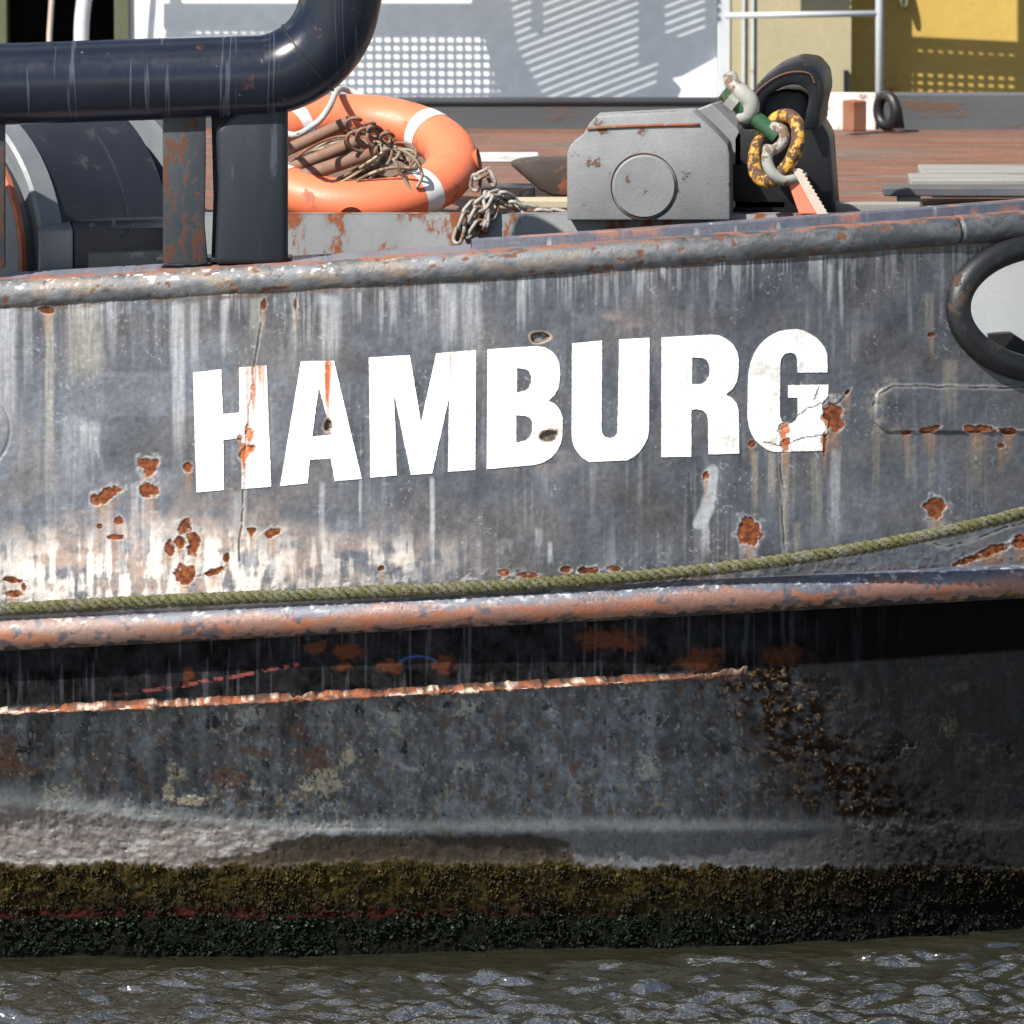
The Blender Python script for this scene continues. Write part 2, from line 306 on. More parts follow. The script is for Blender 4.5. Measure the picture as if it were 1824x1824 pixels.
def paint_plate(X, Y):
    top = rail_c(X) + 27; bot = rub_c(X) - 30
    wx = X + 14 * (fbm(X / 30, Y / 30, 3, 1) - .5); wy = Y + 14 * (fbm(X / 30, Y / 30, 3, 2) - .5)
    big = fbm(X / 130, Y / 110, 4, 3); med = fbm(X / 26, Y / 40, 4, 4); fine = fbm(X / 6, Y / 7, 3, 5)
    g = 0.084 + 0.075 * (big - .47) + 0.05 * (med - .5) + 0.025 * (fine - .5) + 0.028 * np.clip(1 - X / 800, -0.4, 1)
    g = np.clip(g, 0.03, 1)
    for (x0, y0, x1, y1, k) in RECTS:
        e = sst(-5, 5, np.minimum(np.minimum(wx - x0, x1 - wx), np.minimum(wy - y0, y1 - wy))); g = g * (1 - e * (1 - k))
    tw = sst(.42, .72, fbm(X / 100, Y / 70, 4, 37)); c = np.stack([g * (.90 + .10 * tw), g * .985, g * (1.17 - .12 * tw)], -1); ro = 0.38 + 0.2 * (med - .5) + 0.15 * (fine - .5); dz = np.zeros(X.shape)
    # long faint smears
    sm = sst(.5, .78, fbm(X / 8, Y / 190, 3, 7)) * 0.24 * sst(.35, .6, fbm(X / 80, Y / 120, 2, 8)); c = mixc(c, (0.25, 0.255, 0.27), sm)
    # runs from under the rail
    ln = 16 + 150 * vnoise(X / 13, X * 0, 9) ** 2 * (0.4 + vnoise(X / 90, X * 0, 10)); t = np.clip(1 - (Y - top) / ln, 0, 1) ** .7
    st = sst(.42, .68, .6 * vnoise(X / 3.4 + .6 * fbm(X / 20, Y / 30, 2, 39), Y / 200, 11) + .4 * vnoise(X / 11, Y / 300, 6)) * t * (.12 + .75 * vnoise(X / 60, X * 0, 45) ** 1.4); c = mixc(c, (0.40, 0.41, 0.43), st * .85); ro = ro + .15 * st
    st = sst(.5, .7, vnoise(X / 5.0 + 40, Y / 400, 12)) * np.clip(1 - (Y - top) / (30 + 120 * vnoise(X / 31, X * 0, 13)), 0, 1) * 0.4; c = mixc(c, (0.03, 0.032, 0.036), st)
    for (x, hw, y0, y1, s, ci) in COLUMNS:
        wob = x + 3 * (fbm(X * 0 + x, Y / 40, 2, 14) - .5)
        m = sst(1.15, .55, np.abs(X - wob) / hw) * sst(y0 - 4, y0 + 6, Y) * (1 - sst(y0 + (y1 - y0) * .45, y1, Y + 30 * (vnoise(X / 3, X * 0, 15) - .5)))
        m = m * (.45 + .75 * vnoise(X / 2.4, Y / 60, 16)) * s; c = mixc(c, CCOL[ci], np.clip(m, 0, 1)); ro = ro + .1 * m
    # warm-white hull sheen painted low on the left as chalky streaks, with coppery tint
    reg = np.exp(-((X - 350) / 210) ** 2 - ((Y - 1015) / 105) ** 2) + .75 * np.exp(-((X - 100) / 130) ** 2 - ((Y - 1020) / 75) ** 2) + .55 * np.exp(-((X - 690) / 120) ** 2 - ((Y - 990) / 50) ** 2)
    reg = reg + .5 * np.exp(-((X - 1120) / 80) ** 2 - ((Y - 572) / 16) ** 2) + .3 * np.exp(-((X - 960) / 70) ** 2 - ((Y - 820) / 30) ** 2)  # coppery reflection tinted into the plate above the U
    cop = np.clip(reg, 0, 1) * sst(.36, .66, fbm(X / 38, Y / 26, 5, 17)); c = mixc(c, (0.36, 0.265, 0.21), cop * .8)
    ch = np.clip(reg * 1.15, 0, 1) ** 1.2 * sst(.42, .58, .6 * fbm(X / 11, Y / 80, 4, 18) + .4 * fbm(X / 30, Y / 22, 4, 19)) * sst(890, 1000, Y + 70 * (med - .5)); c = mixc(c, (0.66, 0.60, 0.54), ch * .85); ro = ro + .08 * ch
    # specks and blisters
    sp = sst(.74, .8, fbm(X / 5, Y / 5, 2, 20)) * sst(.5, .65, fbm(X / 60, Y / 60, 2, 21)); c = mixc(c, (0.40, 0.40, 0.41), sp * .28)
    dz = dz + 0.0022 * (fbm(X / 60, Y / 60, 3, 22) - .5) * 2 + 0.0007 * (fbm(X / 9, Y / 9, 3, 23) - .5) * 2
    dz = dz + 0.006 * (fbm(X / 210, Y / 190, 2, 24) - .5) * 2
    bl = sst(.63, .8, fbm(X / 13, Y / 13, 3, 25)) * sst(940, 1040, Y); dz = dz + .0018 * bl
    # scraped plate right of the middle
    d = segd(wx, wy, [(1268, 838), (1262, 880), (1246, 930)]); m = sst(15, 8, d); c = mixc(c, (0.33, 0.34, 0.36), m * .8); dz -= .0012 * m
    # doubler plate at the right
    rx = np.maximum(np.abs(wx * .3 + X * .7 - 1760) - 172, 0); ry = np.maximum(np.abs(Y - 728) - 14, 0); d = np.hypot(rx, ry) - 27
    dz = dz + .006 * sst(4, -2, d); e = sst(5, 1.5, np.abs(d + 1)) ; c = mixc(c, (0.05, 0.045, 0.04), e * .6 * sst(.3, .6, fbm(X / 14, Y / 14, 2, 26)))
    e = sst(26, 4, np.abs(d)) * sst(1640, 1540, X); c = mixc(c, (0.26, 0.235, 0.19), e * .55 * sst(.35, .6, fbm(X / 9, Y / 9, 3, 27)))
    # dents of the porthole ring at the left edge
    d = np.abs(np.hypot(X + 60, Y - 765) - 78); dz -= .003 * sst(5, 0, d)
    # holes by the B
    for (hx, hy, hw, hh) in ((962, 601, 15, 9), (978, 774, 17, 11), (585, 755, 8, 10)):
        d = np.hypot((wx - hx) / hw, (wy - hy) / hh); m = sst(1.15, .75, d); c = mixc(c, (0.055, 0.05, 0.035), m); dz -= .012 * m
        c = mixc(c, (0.45, 0.3, 0.2), sst(.3, .1, np.abs(d - 1.2)) * .5)
    for pts in CRACKS:
        d = segd(wx * .5 + X * .5, wy * .5 + Y * .5, pts); m = sst(2.4, .6, d) * sst(.28, .45, fbm(X / 16, Y / 16, 3, 38)); c = mixc(c, (0.02, 0.018, 0.016), m * .85); dz -= .0022 * m
        c = mixc(c, (0.42, 0.41, 0.40), sst(7, 3, d) * (1 - m) * .18)
    lo = np.zeros(X.shape)
    for i, (x, y, hw, hh, tl, br) in enumerate(CHIPS):
        near = (np.abs(X - x) < hw * 3 + 30) & (np.abs(Y - y) < hh * 3 + 60)
        if not near.any(): continue
        Xn, Yn = X[near], Y[near]; dx = Xn - x; dy = Yn - y; ca, sa = math.cos(tl), math.sin(tl); ex = (dx * ca + dy * sa) / hw; ey = (-dx * sa + dy * ca) / hh
        d = np.hypot(ex, ey) + 1.7 * (fbm(Xn / 13 + i * 7, Yn / 13, 4, 30) - .5); px1 = 1.0 / min(hw, hh)
        cn = c[near]; zn = dz[near]; rn = ro[near]
        halo = sst(1.75, 1.25, d) * (.35 + .65 * sst(.4, .55, fbm(Xn / 6, Yn / 6, 2, 31))); cn = mixc(cn, (0.36, 0.355, 0.35), halo * .55); zn = zn - .0006 * halo
        run = sst(hw * 1.0, hw * .2, np.abs(dx)) * sst(0, 8, dy) * sst(hh + 58, hh, dy); cn = mixc(cn, (0.26, 0.15, 0.085), run * .75 * (.3 + vnoise(Xn / 2.5, Yn / 70, 32)))
        m = sst(1.0 + 1.6 * px1, 1.0, d); tt = sst(.35, .65, fbm(Xn / 6, Yn / 6, 4, 33))[:, None]; rc = (np.array([0.10, 0.034, 0.018]) * (1 - tt) + np.array([0.205, 0.066, 0.027]) * tt) * br
        cn = cn * (1 - m[:, None]) + rc * m[:, None]; zn = zn - .0022 * m + .0012 * sst(.3, .1, np.abs(d - 1.25)); rn = rn * (1 - m) + .9 * m
        c[near] = cn; dz[near] = zn; ro[near] = rn
    # grime in the corner below the rail and above the rub rail
    m = sst(9, 0, Y - top) * sst(.4, .6, fbm(X / 16, Y / 8, 3, 34)); c = mixc(c, (0.09, 0.055, 0.03), m * .8)
    m = sst(16, 0, bot - Y + 6 * med) * sst(.45, .6, fbm(X / 14, Y / 8, 3, 35)); c = mixc(c, (0.10, 0.045, 0.025), m * .6)
    fl = sst(26, 2, bot - 22 - Y + 24 * (med - .4)) * sst(.56, .66, fbm(X / 12, Y / 10, 3, 36)); c = mixc(c, (0.40, 0.39, 0.38), fl * .5 * sst(1500, 900, X)); dz += .002 * fl
    return c, np.clip(ro, .28, .95), dz

def paint_letter(X, Y):
    f = fbm(X / 14, Y / 14, 4, 40); c = np.stack([.80 + .05 * (f - .5), .80 + .05 * (f - .5), .79 + .05 * (f - .5)], -1); ro = np.full(X.shape, .45)
    fade = sst(.5, .75, fbm(X / 40, Y / 50, 3, 41)) * sst(1180, 1300, X); c = mixc(c, (0.47, 0.45, 0.42), fade * .75)
    runs = [(452, 650, 800, 8, .8), (441, 655, 870, 6, .7), (470, 650, 760, 7, .6), (463, 648, 720, 5, 1.0), (434, 790, 885, 8, 1.0), (428, 775, 850, 5, .7), (583, 643, 800, 8, 1.0), (590, 643, 700, 5, .6), (577, 780, 830, 4, .5), (802, 630, 720, 3, .7), (808, 628, 660, 7, .25), (969, 620, 650, 3, .55), (1396, 770, 805, 9, .7), (1402, 780, 806, 6, .8), (1240, 740, 765, 4, .3), (445, 760, 820, 10, .6)]
    for (x, y0, y1, hw, s) in runs:
        tap = hw * (1.15 - .8 * np.clip((Y - y0) / (y1 - y0), 0, 1)) + .01
        m = sst(1, .25, np.abs(X - x + 2 * (fbm(Y / 20, X * 0, 2, 42) - .5)) / tap) * sst(y0 - 3, y0 + 2, Y) * sst(y1, y0 + .3 * (y1 - y0), Y) * s * (.6 + .6 * vnoise(X / 1.7, Y / 30, 43)); c = mixc(c, (0.36, 0.095, 0.03), np.clip(m * 1.25, 0, 1))
    wx = X + 14 * (fbm(X / 30, Y / 30, 3, 1) - .5); wy = Y + 14 * (fbm(X / 30, Y / 30, 3, 2) - .5)
    for pts in CRACKS:
        d = segd(wx * .5 + X * .5, wy * .5 + Y * .5, pts); m = sst(1.9, .5, d); c = mixc(c, (0.10, 0.06, 0.045), m * .9)
    for i, (x, y, hw, hh, tl, br) in enumerate(CHIPS):
        if not (abs(y - 740) < 150): continue
        dx = X - x; dy = Y - y; ca, sa = math.cos(tl), math.sin(tl); d = np.hypot((dx * ca + dy * sa) / hw, (-dx * sa + dy * ca) / hh) + 1.7 * (fbm(X / 13 + i * 7, Y / 13, 4, 30) - .5)
        m = sst(1.06, .98, d); c = mixc(c, np.array([0.36, 0.11, 0.04]) * br, m * .9); ro = ro * (1 - m) + .9 * m
    for (hx, hy, hw, hh) in ((978, 774, 17, 11), (585, 755, 8, 10)):
        d = np.hypot((wx - hx) / hw, (wy - hy) / hh); m = sst(1.05, .9, d); c = mixc(c, (0.07, 0.06, 0.04), m)
        c = mixc(c, (0.45, 0.24, 0.12), sst(.25, .1, np.abs(d - 1.15)) * .5)
    ds = sst(.5, .75, fbm(X / 5, Y / 120, 3, 46)) * sst(.45, .65, fbm(X / 60, Y / 60, 3, 47)); c = mixc(c, (.40, .38, .35), ds * .5)
    sp = sst(.76, .82, fbm(X / 4, Y / 4, 2, 44)); c = mixc(c, (0.45, 0.4, 0.36), sp * .6)
    return c, ro

def surf(px, py):                             # the finished plate surface incl. its relief
    X, Y = np.asarray(px, float), np.asarray(py, float)
    c, r, dz = paint_plate(X, Y); return P(X, Y, plate_Y(X, Y) - dz)

def grid_mesh(X, Y, W):
    n, m = X.shape; idx = np.arange(n * m).reshape(n, m)
    f = np.stack([idx[:-1, :-1], idx[1:, :-1], idx[1:, 1:], idx[:-1, 1:]], -1).reshape(-1, 4)
    return W.reshape(-1, 3), f

boat = empty('workboat', P(300, 1690, 0.9).tolist(), 'black and grey steel workboat with rust patches and white port name on its stern', 'boat')

# fairlead opening
FX, FY, FA, FB = 1880.0, 548.0, 172.0, 112.0
def in_oval(X, Y, k=1.0): return ((X - FX) / (FA * k)) ** 2 + ((Y - FY) / (FB * k)) ** 2 < 1

# upper plate
rows = np.linspace(0, 1, 350)
X = np.repeat(PXS[:, None], len(rows), 1); Y = rail_c(X) + 22 + rows[None] * (rub_c(X) - rail_c(X) - 22)
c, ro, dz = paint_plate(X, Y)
v, f = grid_mesh(X, Y, P(X, Y, plate_Y(X, Y) - dz))
fx = X.ravel()[f].mean(1); fy = Y.ravel()[f].mean(1); f = f[~in_oval(fx, fy, .97)]
xs2 = np.linspace(-1100, 3000, 220); r2 = np.linspace(0, 1, 60); X2 = np.repeat(xs2[:, None], 60, 1); Y2 = rail_c(X2) + 22 + r2[None] * (rub_c(X2) - rail_c(X2) - 22)
v2, f2 = grid_mesh(X2, Y2, P(X2, Y2, plate_Y(X2, Y2) + .016)); f2 = f2[~in_oval(X2.ravel()[f2].mean(1), Y2.ravel()[f2].mean(1), 1.06)]
me = mesh_from(np.concatenate([v, v2]), np.concatenate([f, f2[:, ::-1] + len(v)]))
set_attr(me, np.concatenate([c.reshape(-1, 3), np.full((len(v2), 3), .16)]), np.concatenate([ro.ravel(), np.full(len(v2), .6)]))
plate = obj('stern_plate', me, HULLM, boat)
plate['label'] = 'grey weathered upper stern plating with salt runs and rust chips'

# white letters, each its own raised sheet of paint on the plate
LET = {
 'H': [[(344, 664), (394, 658.5), (397, 738), (427, 735), (426, 655), (475, 651), (483, 867), (431, 871), (429, 780), (398, 784), (399, 873), (350, 877)]],
 'A': [[(536, 644), (595, 643), (644.5, 853), (596.5, 857), (589, 817), (552, 819), (548, 861), (499, 866)], [(568, 690), (591, 774), (556, 778)]],
 'M': [[(657, 637), (730, 633), (750, 753), (777, 630), (848, 624), (846.5, 837), (798, 840.5), (800, 708), (770, 843.5), (732, 846), (702, 702), (707, 847), (660, 851)]],
 'B': [[(868.5, 622.5), (957, 617), (971, 619), (983, 626), (991, 635), (996, 646), (998, 668), (995, 690), (988, 704), (977, 714), (990, 721), (998, 732), (1002, 744), (1002, 773), (999, 790), (992, 804), (982, 815), (968, 824), (950, 828.5), (867, 836)],
       [(921, 656), (935, 657.5), (942, 661), (946, 670), (946, 681), (942, 691), (936, 696), (921, 700)], [(919.5, 740), (936.5, 741), (944, 745), (948, 752), (948, 767), (944, 778), (936, 785), (919.5, 789)]],
 'U': [[(1019, 612), (1072.5, 607), (1071.5, 766), (1073, 773), (1078, 779), (1086, 781), (1094, 778.5), (1099, 773), (1100, 766), (1103, 605), (1157, 602), (1156, 766), (1153, 782), (1147, 794), (1138, 806), (1128, 815), (1117, 820), (1049, 823), (1038, 816), (1028, 805), (1021, 792), (1018.5, 778)]],
 'R': [[(1178.5, 601.5), (1268.4, 596.3), (1282, 598), (1294, 604), (1306, 614), (1313, 627), (1316, 642), (1315.5, 666), (1312, 681), (1305, 693), (1293, 703), (1304, 709), (1312, 719), (1315.5, 731), (1317, 808), (1262, 809.5), (1261, 748), (1259, 738), (1253, 732), (1241, 729), (1231.5, 730), (1231.5, 813.6), (1178, 814.6)],
       [(1233, 637), (1251, 638), (1259, 642), (1263, 650), (1264, 659), (1263, 669), (1258, 679), (1250, 684), (1233, 685)]],
 'G': [[(1473.7, 663.4), (1473.7, 633), (1470, 621), (1463, 611), (1454, 602), (1443, 595), (1431, 589), (1420, 586.4), (1403, 587.5), (1388, 590.5), (1376, 596), (1364, 604), (1353, 615), (1344, 628), (1337, 645), (1333, 664), (1332, 700), (1331.5, 745), (1334, 760), (1339, 774), (1346, 785), (1355, 793.5), (1366, 801), (1378, 805), (1392, 804.7), (1465, 803), (1467, 775), (1473.7, 771.5), (1474.7, 750), (1466, 745), (1463.5, 721), (1474.7, 705), (1475.7, 685.6), (1403.6, 686.3), (1404, 708.6), (1420.7, 708.6), (1420.7, 737.6), (1418, 748), (1411, 754), (1402, 755), (1393, 752), (1389.5, 743), (1389, 730), (1390, 649), (1392, 638), (1399, 630), (1408.7, 628), (1416, 631), (1419.5, 638), (1420.7, 664)]]}
def inside(pt, pl):
    x, y = pt; r = False; n = len(pl)
    for i in range(n):
        x0, y0 = pl[i]; x1, y1 = pl[(i + 1) % n]
        if (y0 > y) != (y1 > y) and x < (x1 - x0) * (y - y0) / (y1 - y0) + x0: r = not r
    return r
for ch, loops in LET.items():
    vs = []; es = []
    rng = random.Random(ord(ch))
    for lp in loops:
        dense = []
        for i in range(len(lp)):
            a = Vector(lp[i]); b = Vector(lp[(i + 1) % len(lp)]); k = max(1, int((b - a).length / 4))
            for j in range(k):
                q = a.lerp(b, j / k); jit = .0 if j == 0 else .45
                dense.append(Vector((q.x + rng.uniform(-jit, jit), q.y + rng.uniform(-jit, jit))))
        n0 = len(vs); vs += dense; es += [(n0 + i, n0 + (i + 1) % len(dense)) for i in range(len(dense))]
    nb = len(vs); xs = [p.x for p in vs]; ys = [p.y for p in vs]; gx = min(xs)
    while gx < max(xs):
        gy = min(ys)
        while gy < max(ys):
            q = Vector((gx + rng.uniform(-.4, .4), gy + rng.uniform(-.4, .4)))
            if inside(q, loops[0]) and not any(inside(q, h) for h in loops[1:]): vs.append(q)
            gy += 2.6
        gx += 2.6
    ov, oe, of, *_ = delaunay_2d_cdt(vs, es, [], 0, 1e-4)
    fs = []
    for t in of:
        cx = sum(ov[i].x for i in t) / 3; cy = sum(ov[i].y for i in t) / 3
        if inside((cx, cy), loops[0]) and not any(inside((cx, cy), h) for h in loops[1:]): fs.append(tuple(t))
    ax = np.array([p.x for p in ov]); ay = np.array([p.y for p in ov]); W = surf(ax, ay)
    W = W + np.array([0, -.0022, .0006]); n = len(W)
    edge = {}
    for t in fs:
        for i in range(3):
            e = (t[i], t[(i + 1) % 3]); k = tuple(sorted(e)); edge[k] = None if k in edge else e
    W2 = W + np.array([0, .004, 0]); rim = [e for e in edge.values() if e]
    fs2 = fs + [(a, b, b + n, a + n) for a, b in rim]
    me = mesh_from(np.concatenate([W, W2]), fs2); lc, lr = paint_letter(ax, ay)
    set_attr(me, np.concatenate([lc, lc]), np.concatenate([lr, lr]))
    o = obj('letter', me, LETM, plate, smooth=False); o['label'] = 'white painted letter ' + ch

# counter below the rub rail
PX2 = np.concatenate([np.linspace(-1100, -64, 45), np.arange(-60, 1884, 2.3), np.linspace(1888, 3000, 50)])
def yrows(X):
    r = np.linspace(0, 1, 300)[None]; return rub_c(X) + 12 + r * (1800 - rub_c(X) - 12)
PATCH = [(10, 1350, 34, 34, 0), (30, 1372, 36, 18, 0), (400, 1387, 40, 15, 0), (450, 1340, 34, 10, 0), (535, 1305, 16, 14, 0), (565, 1350, 34, 24, 0), (575, 1390, 40, 22, 1), (105, 1415, 22, 16, 1), (315, 1375, 14, 14, 1), (340, 1425, 34, 10, 1), (300, 1405, 10, 22, 1), (700, 1275, 26, 16, 2), (832, 1262, 26, 14, 2), (980, 1268, 16, 10, 2), (1170, 1282, 14, 12, 2), (445, 1280, 22, 16, 2), (830, 1365, 20, 14, 2), (740, 1365, 24, 8, 2), (1155, 1368, 20, 18, 2), (620, 1350, 12, 26, 1), (1025, 1370, 10, 16, 0), (720, 1332, 6, 12, 3), (378, 1287, 12, 10, 3), (45, 1335, 14, 10, 3), (1172, 1280, 8, 7, 3), (975, 1262, 9, 7, 3), (855, 1262, 7, 9, 3), (803, 1255, 8, 8, 3), (710, 1262, 8, 8, 3), (640, 1262, 8, 6, 3), (1710, 1225, 16, 10, 1), (1600, 1330, 22, 18, 3), (1690, 1290, 14, 24, 1), (1795, 1335, 10, 12, 3)]
def paint_counter(X, Y):
    le = ledge_c(X); b = fbm(X / 90, Y / 80, 4, 50); m1 = fbm(X / 22, Y / 26, 4, 51); f1 = fbm(X / 5, Y / 6, 3, 52)
    wx = X + 26 * (fbm(X / 24, Y / 24, 4, 53) - .5); wy = Y + 22 * (fbm(X / 24, Y / 24, 4, 54) - .5)
    g = np.clip(.05 + .05 * np.exp(-((X - 1000) / 330) ** 2) + .10 * (b - .5) + .15 * (m1 - .5) + .08 * (f1 - .5), .012, 1) * (.75 + .5 * sst(.35, .6, fbm(X / 11, Y / 13, 4, 69))); c = np.stack([g * .86, g, g * 1.2], -1); ro = .55 + .25 * (m1 - .5); dz = .006 * (m1 - .5) + .003 * (f1 - .5)
    st = sst(.45, .75, fbm(X / 16, Y / 110, 4, 55)) * sst(le, le + 20, Y) * .26; c = mixc(c, (.22, .235, .26), st)
    st = sst(.55, .75, fbm(X / 14 + 30, Y / 70, 4, 56)) * .5; c = mixc(c, (.05, .045, .04), st)
    br = sst(.58, .72, fbm(X / 14, Y / 14, 4, 57)); c = mixc(c, (.085, .05, .028), br * .55); ye = sst(.62, .75, fbm(X / 9, Y / 11, 4, 58)) * sst(.4, .6, b); c = mixc(c, (.27, .25, .17), ye * .5)
    for (x, y, hw, hh, k) in PATCH:
        d = np.hypot((wx - x) / hw, (wy - y) / hh); m = sst(1.15, .75, d + 1.3 * (fbm(X / 15, Y / 12, 4, 67) - .5) + 1.1 * (fbm(X / 4, Y / 4, 2, 102) - .5)) * sst(.22, .42, fbm(X / 6, Y / 6, 3, 68))
        c = mixc(c, [(.095, .04, .02), (.34, .31, .22), (.30, .31, .29), (.004, .004, .004)][k], m * (.85 if k != 2 else .6) * (.5 + .5 * sst(.3, .5, fbm(X / 4, Y / 4, 3, 59)))); dz += m * (.002, .002, .004, -.01)[k]
    pit = sst(.765, .81, fbm(X / 8, Y / 7, 3, 107)); c = mixc(c, (.006, .006, .007), pit * .8); dz -= .004 * pit; sc = sst(.73, .79, fbm(X / 7 + 50, Y / 9, 3, 108)); c = mixc(c, (.30, .31, .31), sc * .55)
    # flaking run of rust at the right
    d = segd(wx, wy, [(1370, 1215), (1420, 1300), (1520, 1400), (1620, 1480), (1740, 1550)]); m = sst(120, 25, d + 110 * (fbm(X / 34, Y / 28, 4, 65) - .5)) * sst(.28, .6, fbm(X / 13, Y / 10, 4, 66))
    fl = fbm(X / 10, Y / 8, 4, 60); fl = .55 * fl + .45 * fbm(X / 4, Y / 4, 3, 106); fc = np.stack([.030 + .34 * sst(.54, .72, fl), .015 + .27 * sst(.55, .73, fl), .008 + .18 * sst(.56, .74, fl)], -1); c = c * (1 - m[..., None]) + fc * m[..., None]; dz += m * .022 * (fl - .5); ro = ro * (1 - m) + .8 * m
    # sunlit line at the knuckle painted pale, the lit strip below it in tan
    kl = KN - 6 - 42 * sst(520, -80, X) + 8 * (b - .5); m = np.exp(-((Y - kl) / (11 + 12 * sst(500, 0, X))) ** 2) * (.55 + .5 * m1); c = mixc(c, (.36, .37, .37), np.clip(m, 0, 1) * .8)
    md = sst(kl, kl + 12, Y) * sst(620, 380, X + 60 * (m1 - .5)) ; mm = (.45 + 1.1 * fbm(X / 9, Y / 6, 4, 48))[..., None]; c = c * (1 - md[..., None] * .88) + np.array([.135, .118, .112]) * mm * md[..., None] * .88; c = mixc(c, (.25, .245, .235), md * sst(.56, .68, fbm(X / 24, Y / 10, 4, 49)) * .8); dz += md * .007 * (fbm(X / 12, Y / 9, 4, 100) - .5)
    md = sst(KN, KN + 14, Y) * sst(500, 700, X) * sst(900, 1050, X); c = mixc(c, (.085, .085, .09), md * .7)
    md = sst(KN + 4, KN + 18, Y + 10 * (m1 - .5)) * sst(-12, 12, X - 400 - (1528 - Y) * 4 + 150 * (fbm(X / 24, Y / 14, 4, 105) - .5)) * sst(985, 960, X - 1.1 * (Y - 1480) + 70 * (fbm(X / 20, Y / 12, 3, 104) - .5)); mm = ((.2 + 1.5 * fbm(X / 12, Y / 8, 4, 101)) * (.55 + .9 * sst(1490, 1545, Y)))[..., None]; c = c * (1 - md[..., None] * .95) + np.array([.024, .016, .008]) * mm * md[..., None] * .95
    # strip between rub rail and ledge: near black
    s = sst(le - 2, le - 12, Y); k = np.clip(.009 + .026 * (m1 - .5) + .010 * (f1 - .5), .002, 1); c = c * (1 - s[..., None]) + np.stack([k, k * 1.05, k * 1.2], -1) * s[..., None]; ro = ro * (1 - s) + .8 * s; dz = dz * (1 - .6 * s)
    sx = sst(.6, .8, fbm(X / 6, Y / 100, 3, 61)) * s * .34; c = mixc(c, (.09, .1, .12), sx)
    for (x, y, hw, hh) in ((790, 1180, 22, 22), (690, 1190, 24, 16), (620, 1160, 26, 18), (610, 1185, 20, 8), (1090, 1140, 62, 22), (1250, 1175, 38, 28), (1400, 1170, 44, 22), (330, 1200, 10, 18), (560, 1150, 30, 10)):
        d = np.hypot((wx - x) / hw, (wy - y) / hh); m = sst(1.15, .5, d + 1.0 * (fbm(X / 9, Y / 7, 4, 64) - .5)) * s; c = mixc(c, (.09, .032, .016), m * .8); dz += .002 * m
    d = segd(X, Y + 4 * (m1 - .5), [(180, 1243), (230, 1234), (320, 1222), (420, 1204), (530, 1184)]); m = sst(4.5, 1.5, d) * sst(.4, .6, fbm(X / 9, Y / 5, 4, 103)) * sst(170, 330, X); c = mixc(c, (.28, .08, .07), m * .8)
    d = np.abs(np.hypot((X - 745) / 34, (Y - 1185) / 16) - 1); m = sst(.14, .04, d) * (Y < 1180) ; c = mixc(c, (.04, .09, .25), m * .7)
    # weed zone
    wt = 1540 + 34 * (fbm(X / 26, X * 0, 4, 98) - .4) * -.6 + 16 * (b - .5) + 16 * (f1 - .5) + 6 * sst(900, 1800, X); m = sst(wt - 5, wt + 8, Y)
    wc = np.stack([.02 + .035 * (f1 - .4), .0145 + .025 * (f1 - .4), .004 + .006 * (f1 - .4)], -1); wc = np.clip(wc, .002, 1)
    low = sst(1590, 1640, Y + 12 * (m1 - .5)); wc = mixc(wc, (.004, .005, .003), low); red = np.exp(-((Y - 1626 - 8 * (b - .5)) / 9) ** 2) * sst(.36, .52, fbm(X / 40, Y / 10, 3, 62)) * sst(1300, 500, X); wc = mixc(wc, (.028, .005, .004), np.clip(red * 1.2, 0, 1))
    c = c * (1 - m[..., None]) + wc * m[..., None]; dz += m * (.008 + .012 * (fbm(X / 7, Y / 6, 3, 63) - .5)); ro = ro * (1 - m) + .85 * m
    c = c * (1 - .88 * sst(1120, 1640, X + 60 * (b - .5)))[..., None]  # lower right darkened in the colour, standing in for shade and lens falloff
    return np.clip(c, .002, 1), np.clip(ro, .25, .95), dz
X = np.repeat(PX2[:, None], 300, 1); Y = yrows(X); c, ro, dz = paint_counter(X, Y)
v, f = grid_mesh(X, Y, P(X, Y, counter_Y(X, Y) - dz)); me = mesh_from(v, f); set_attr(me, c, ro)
counter = obj('counter_plating', me, HULLM, boat); counter['label'] = 'dark scarred lower stern plating running down to the waterline'

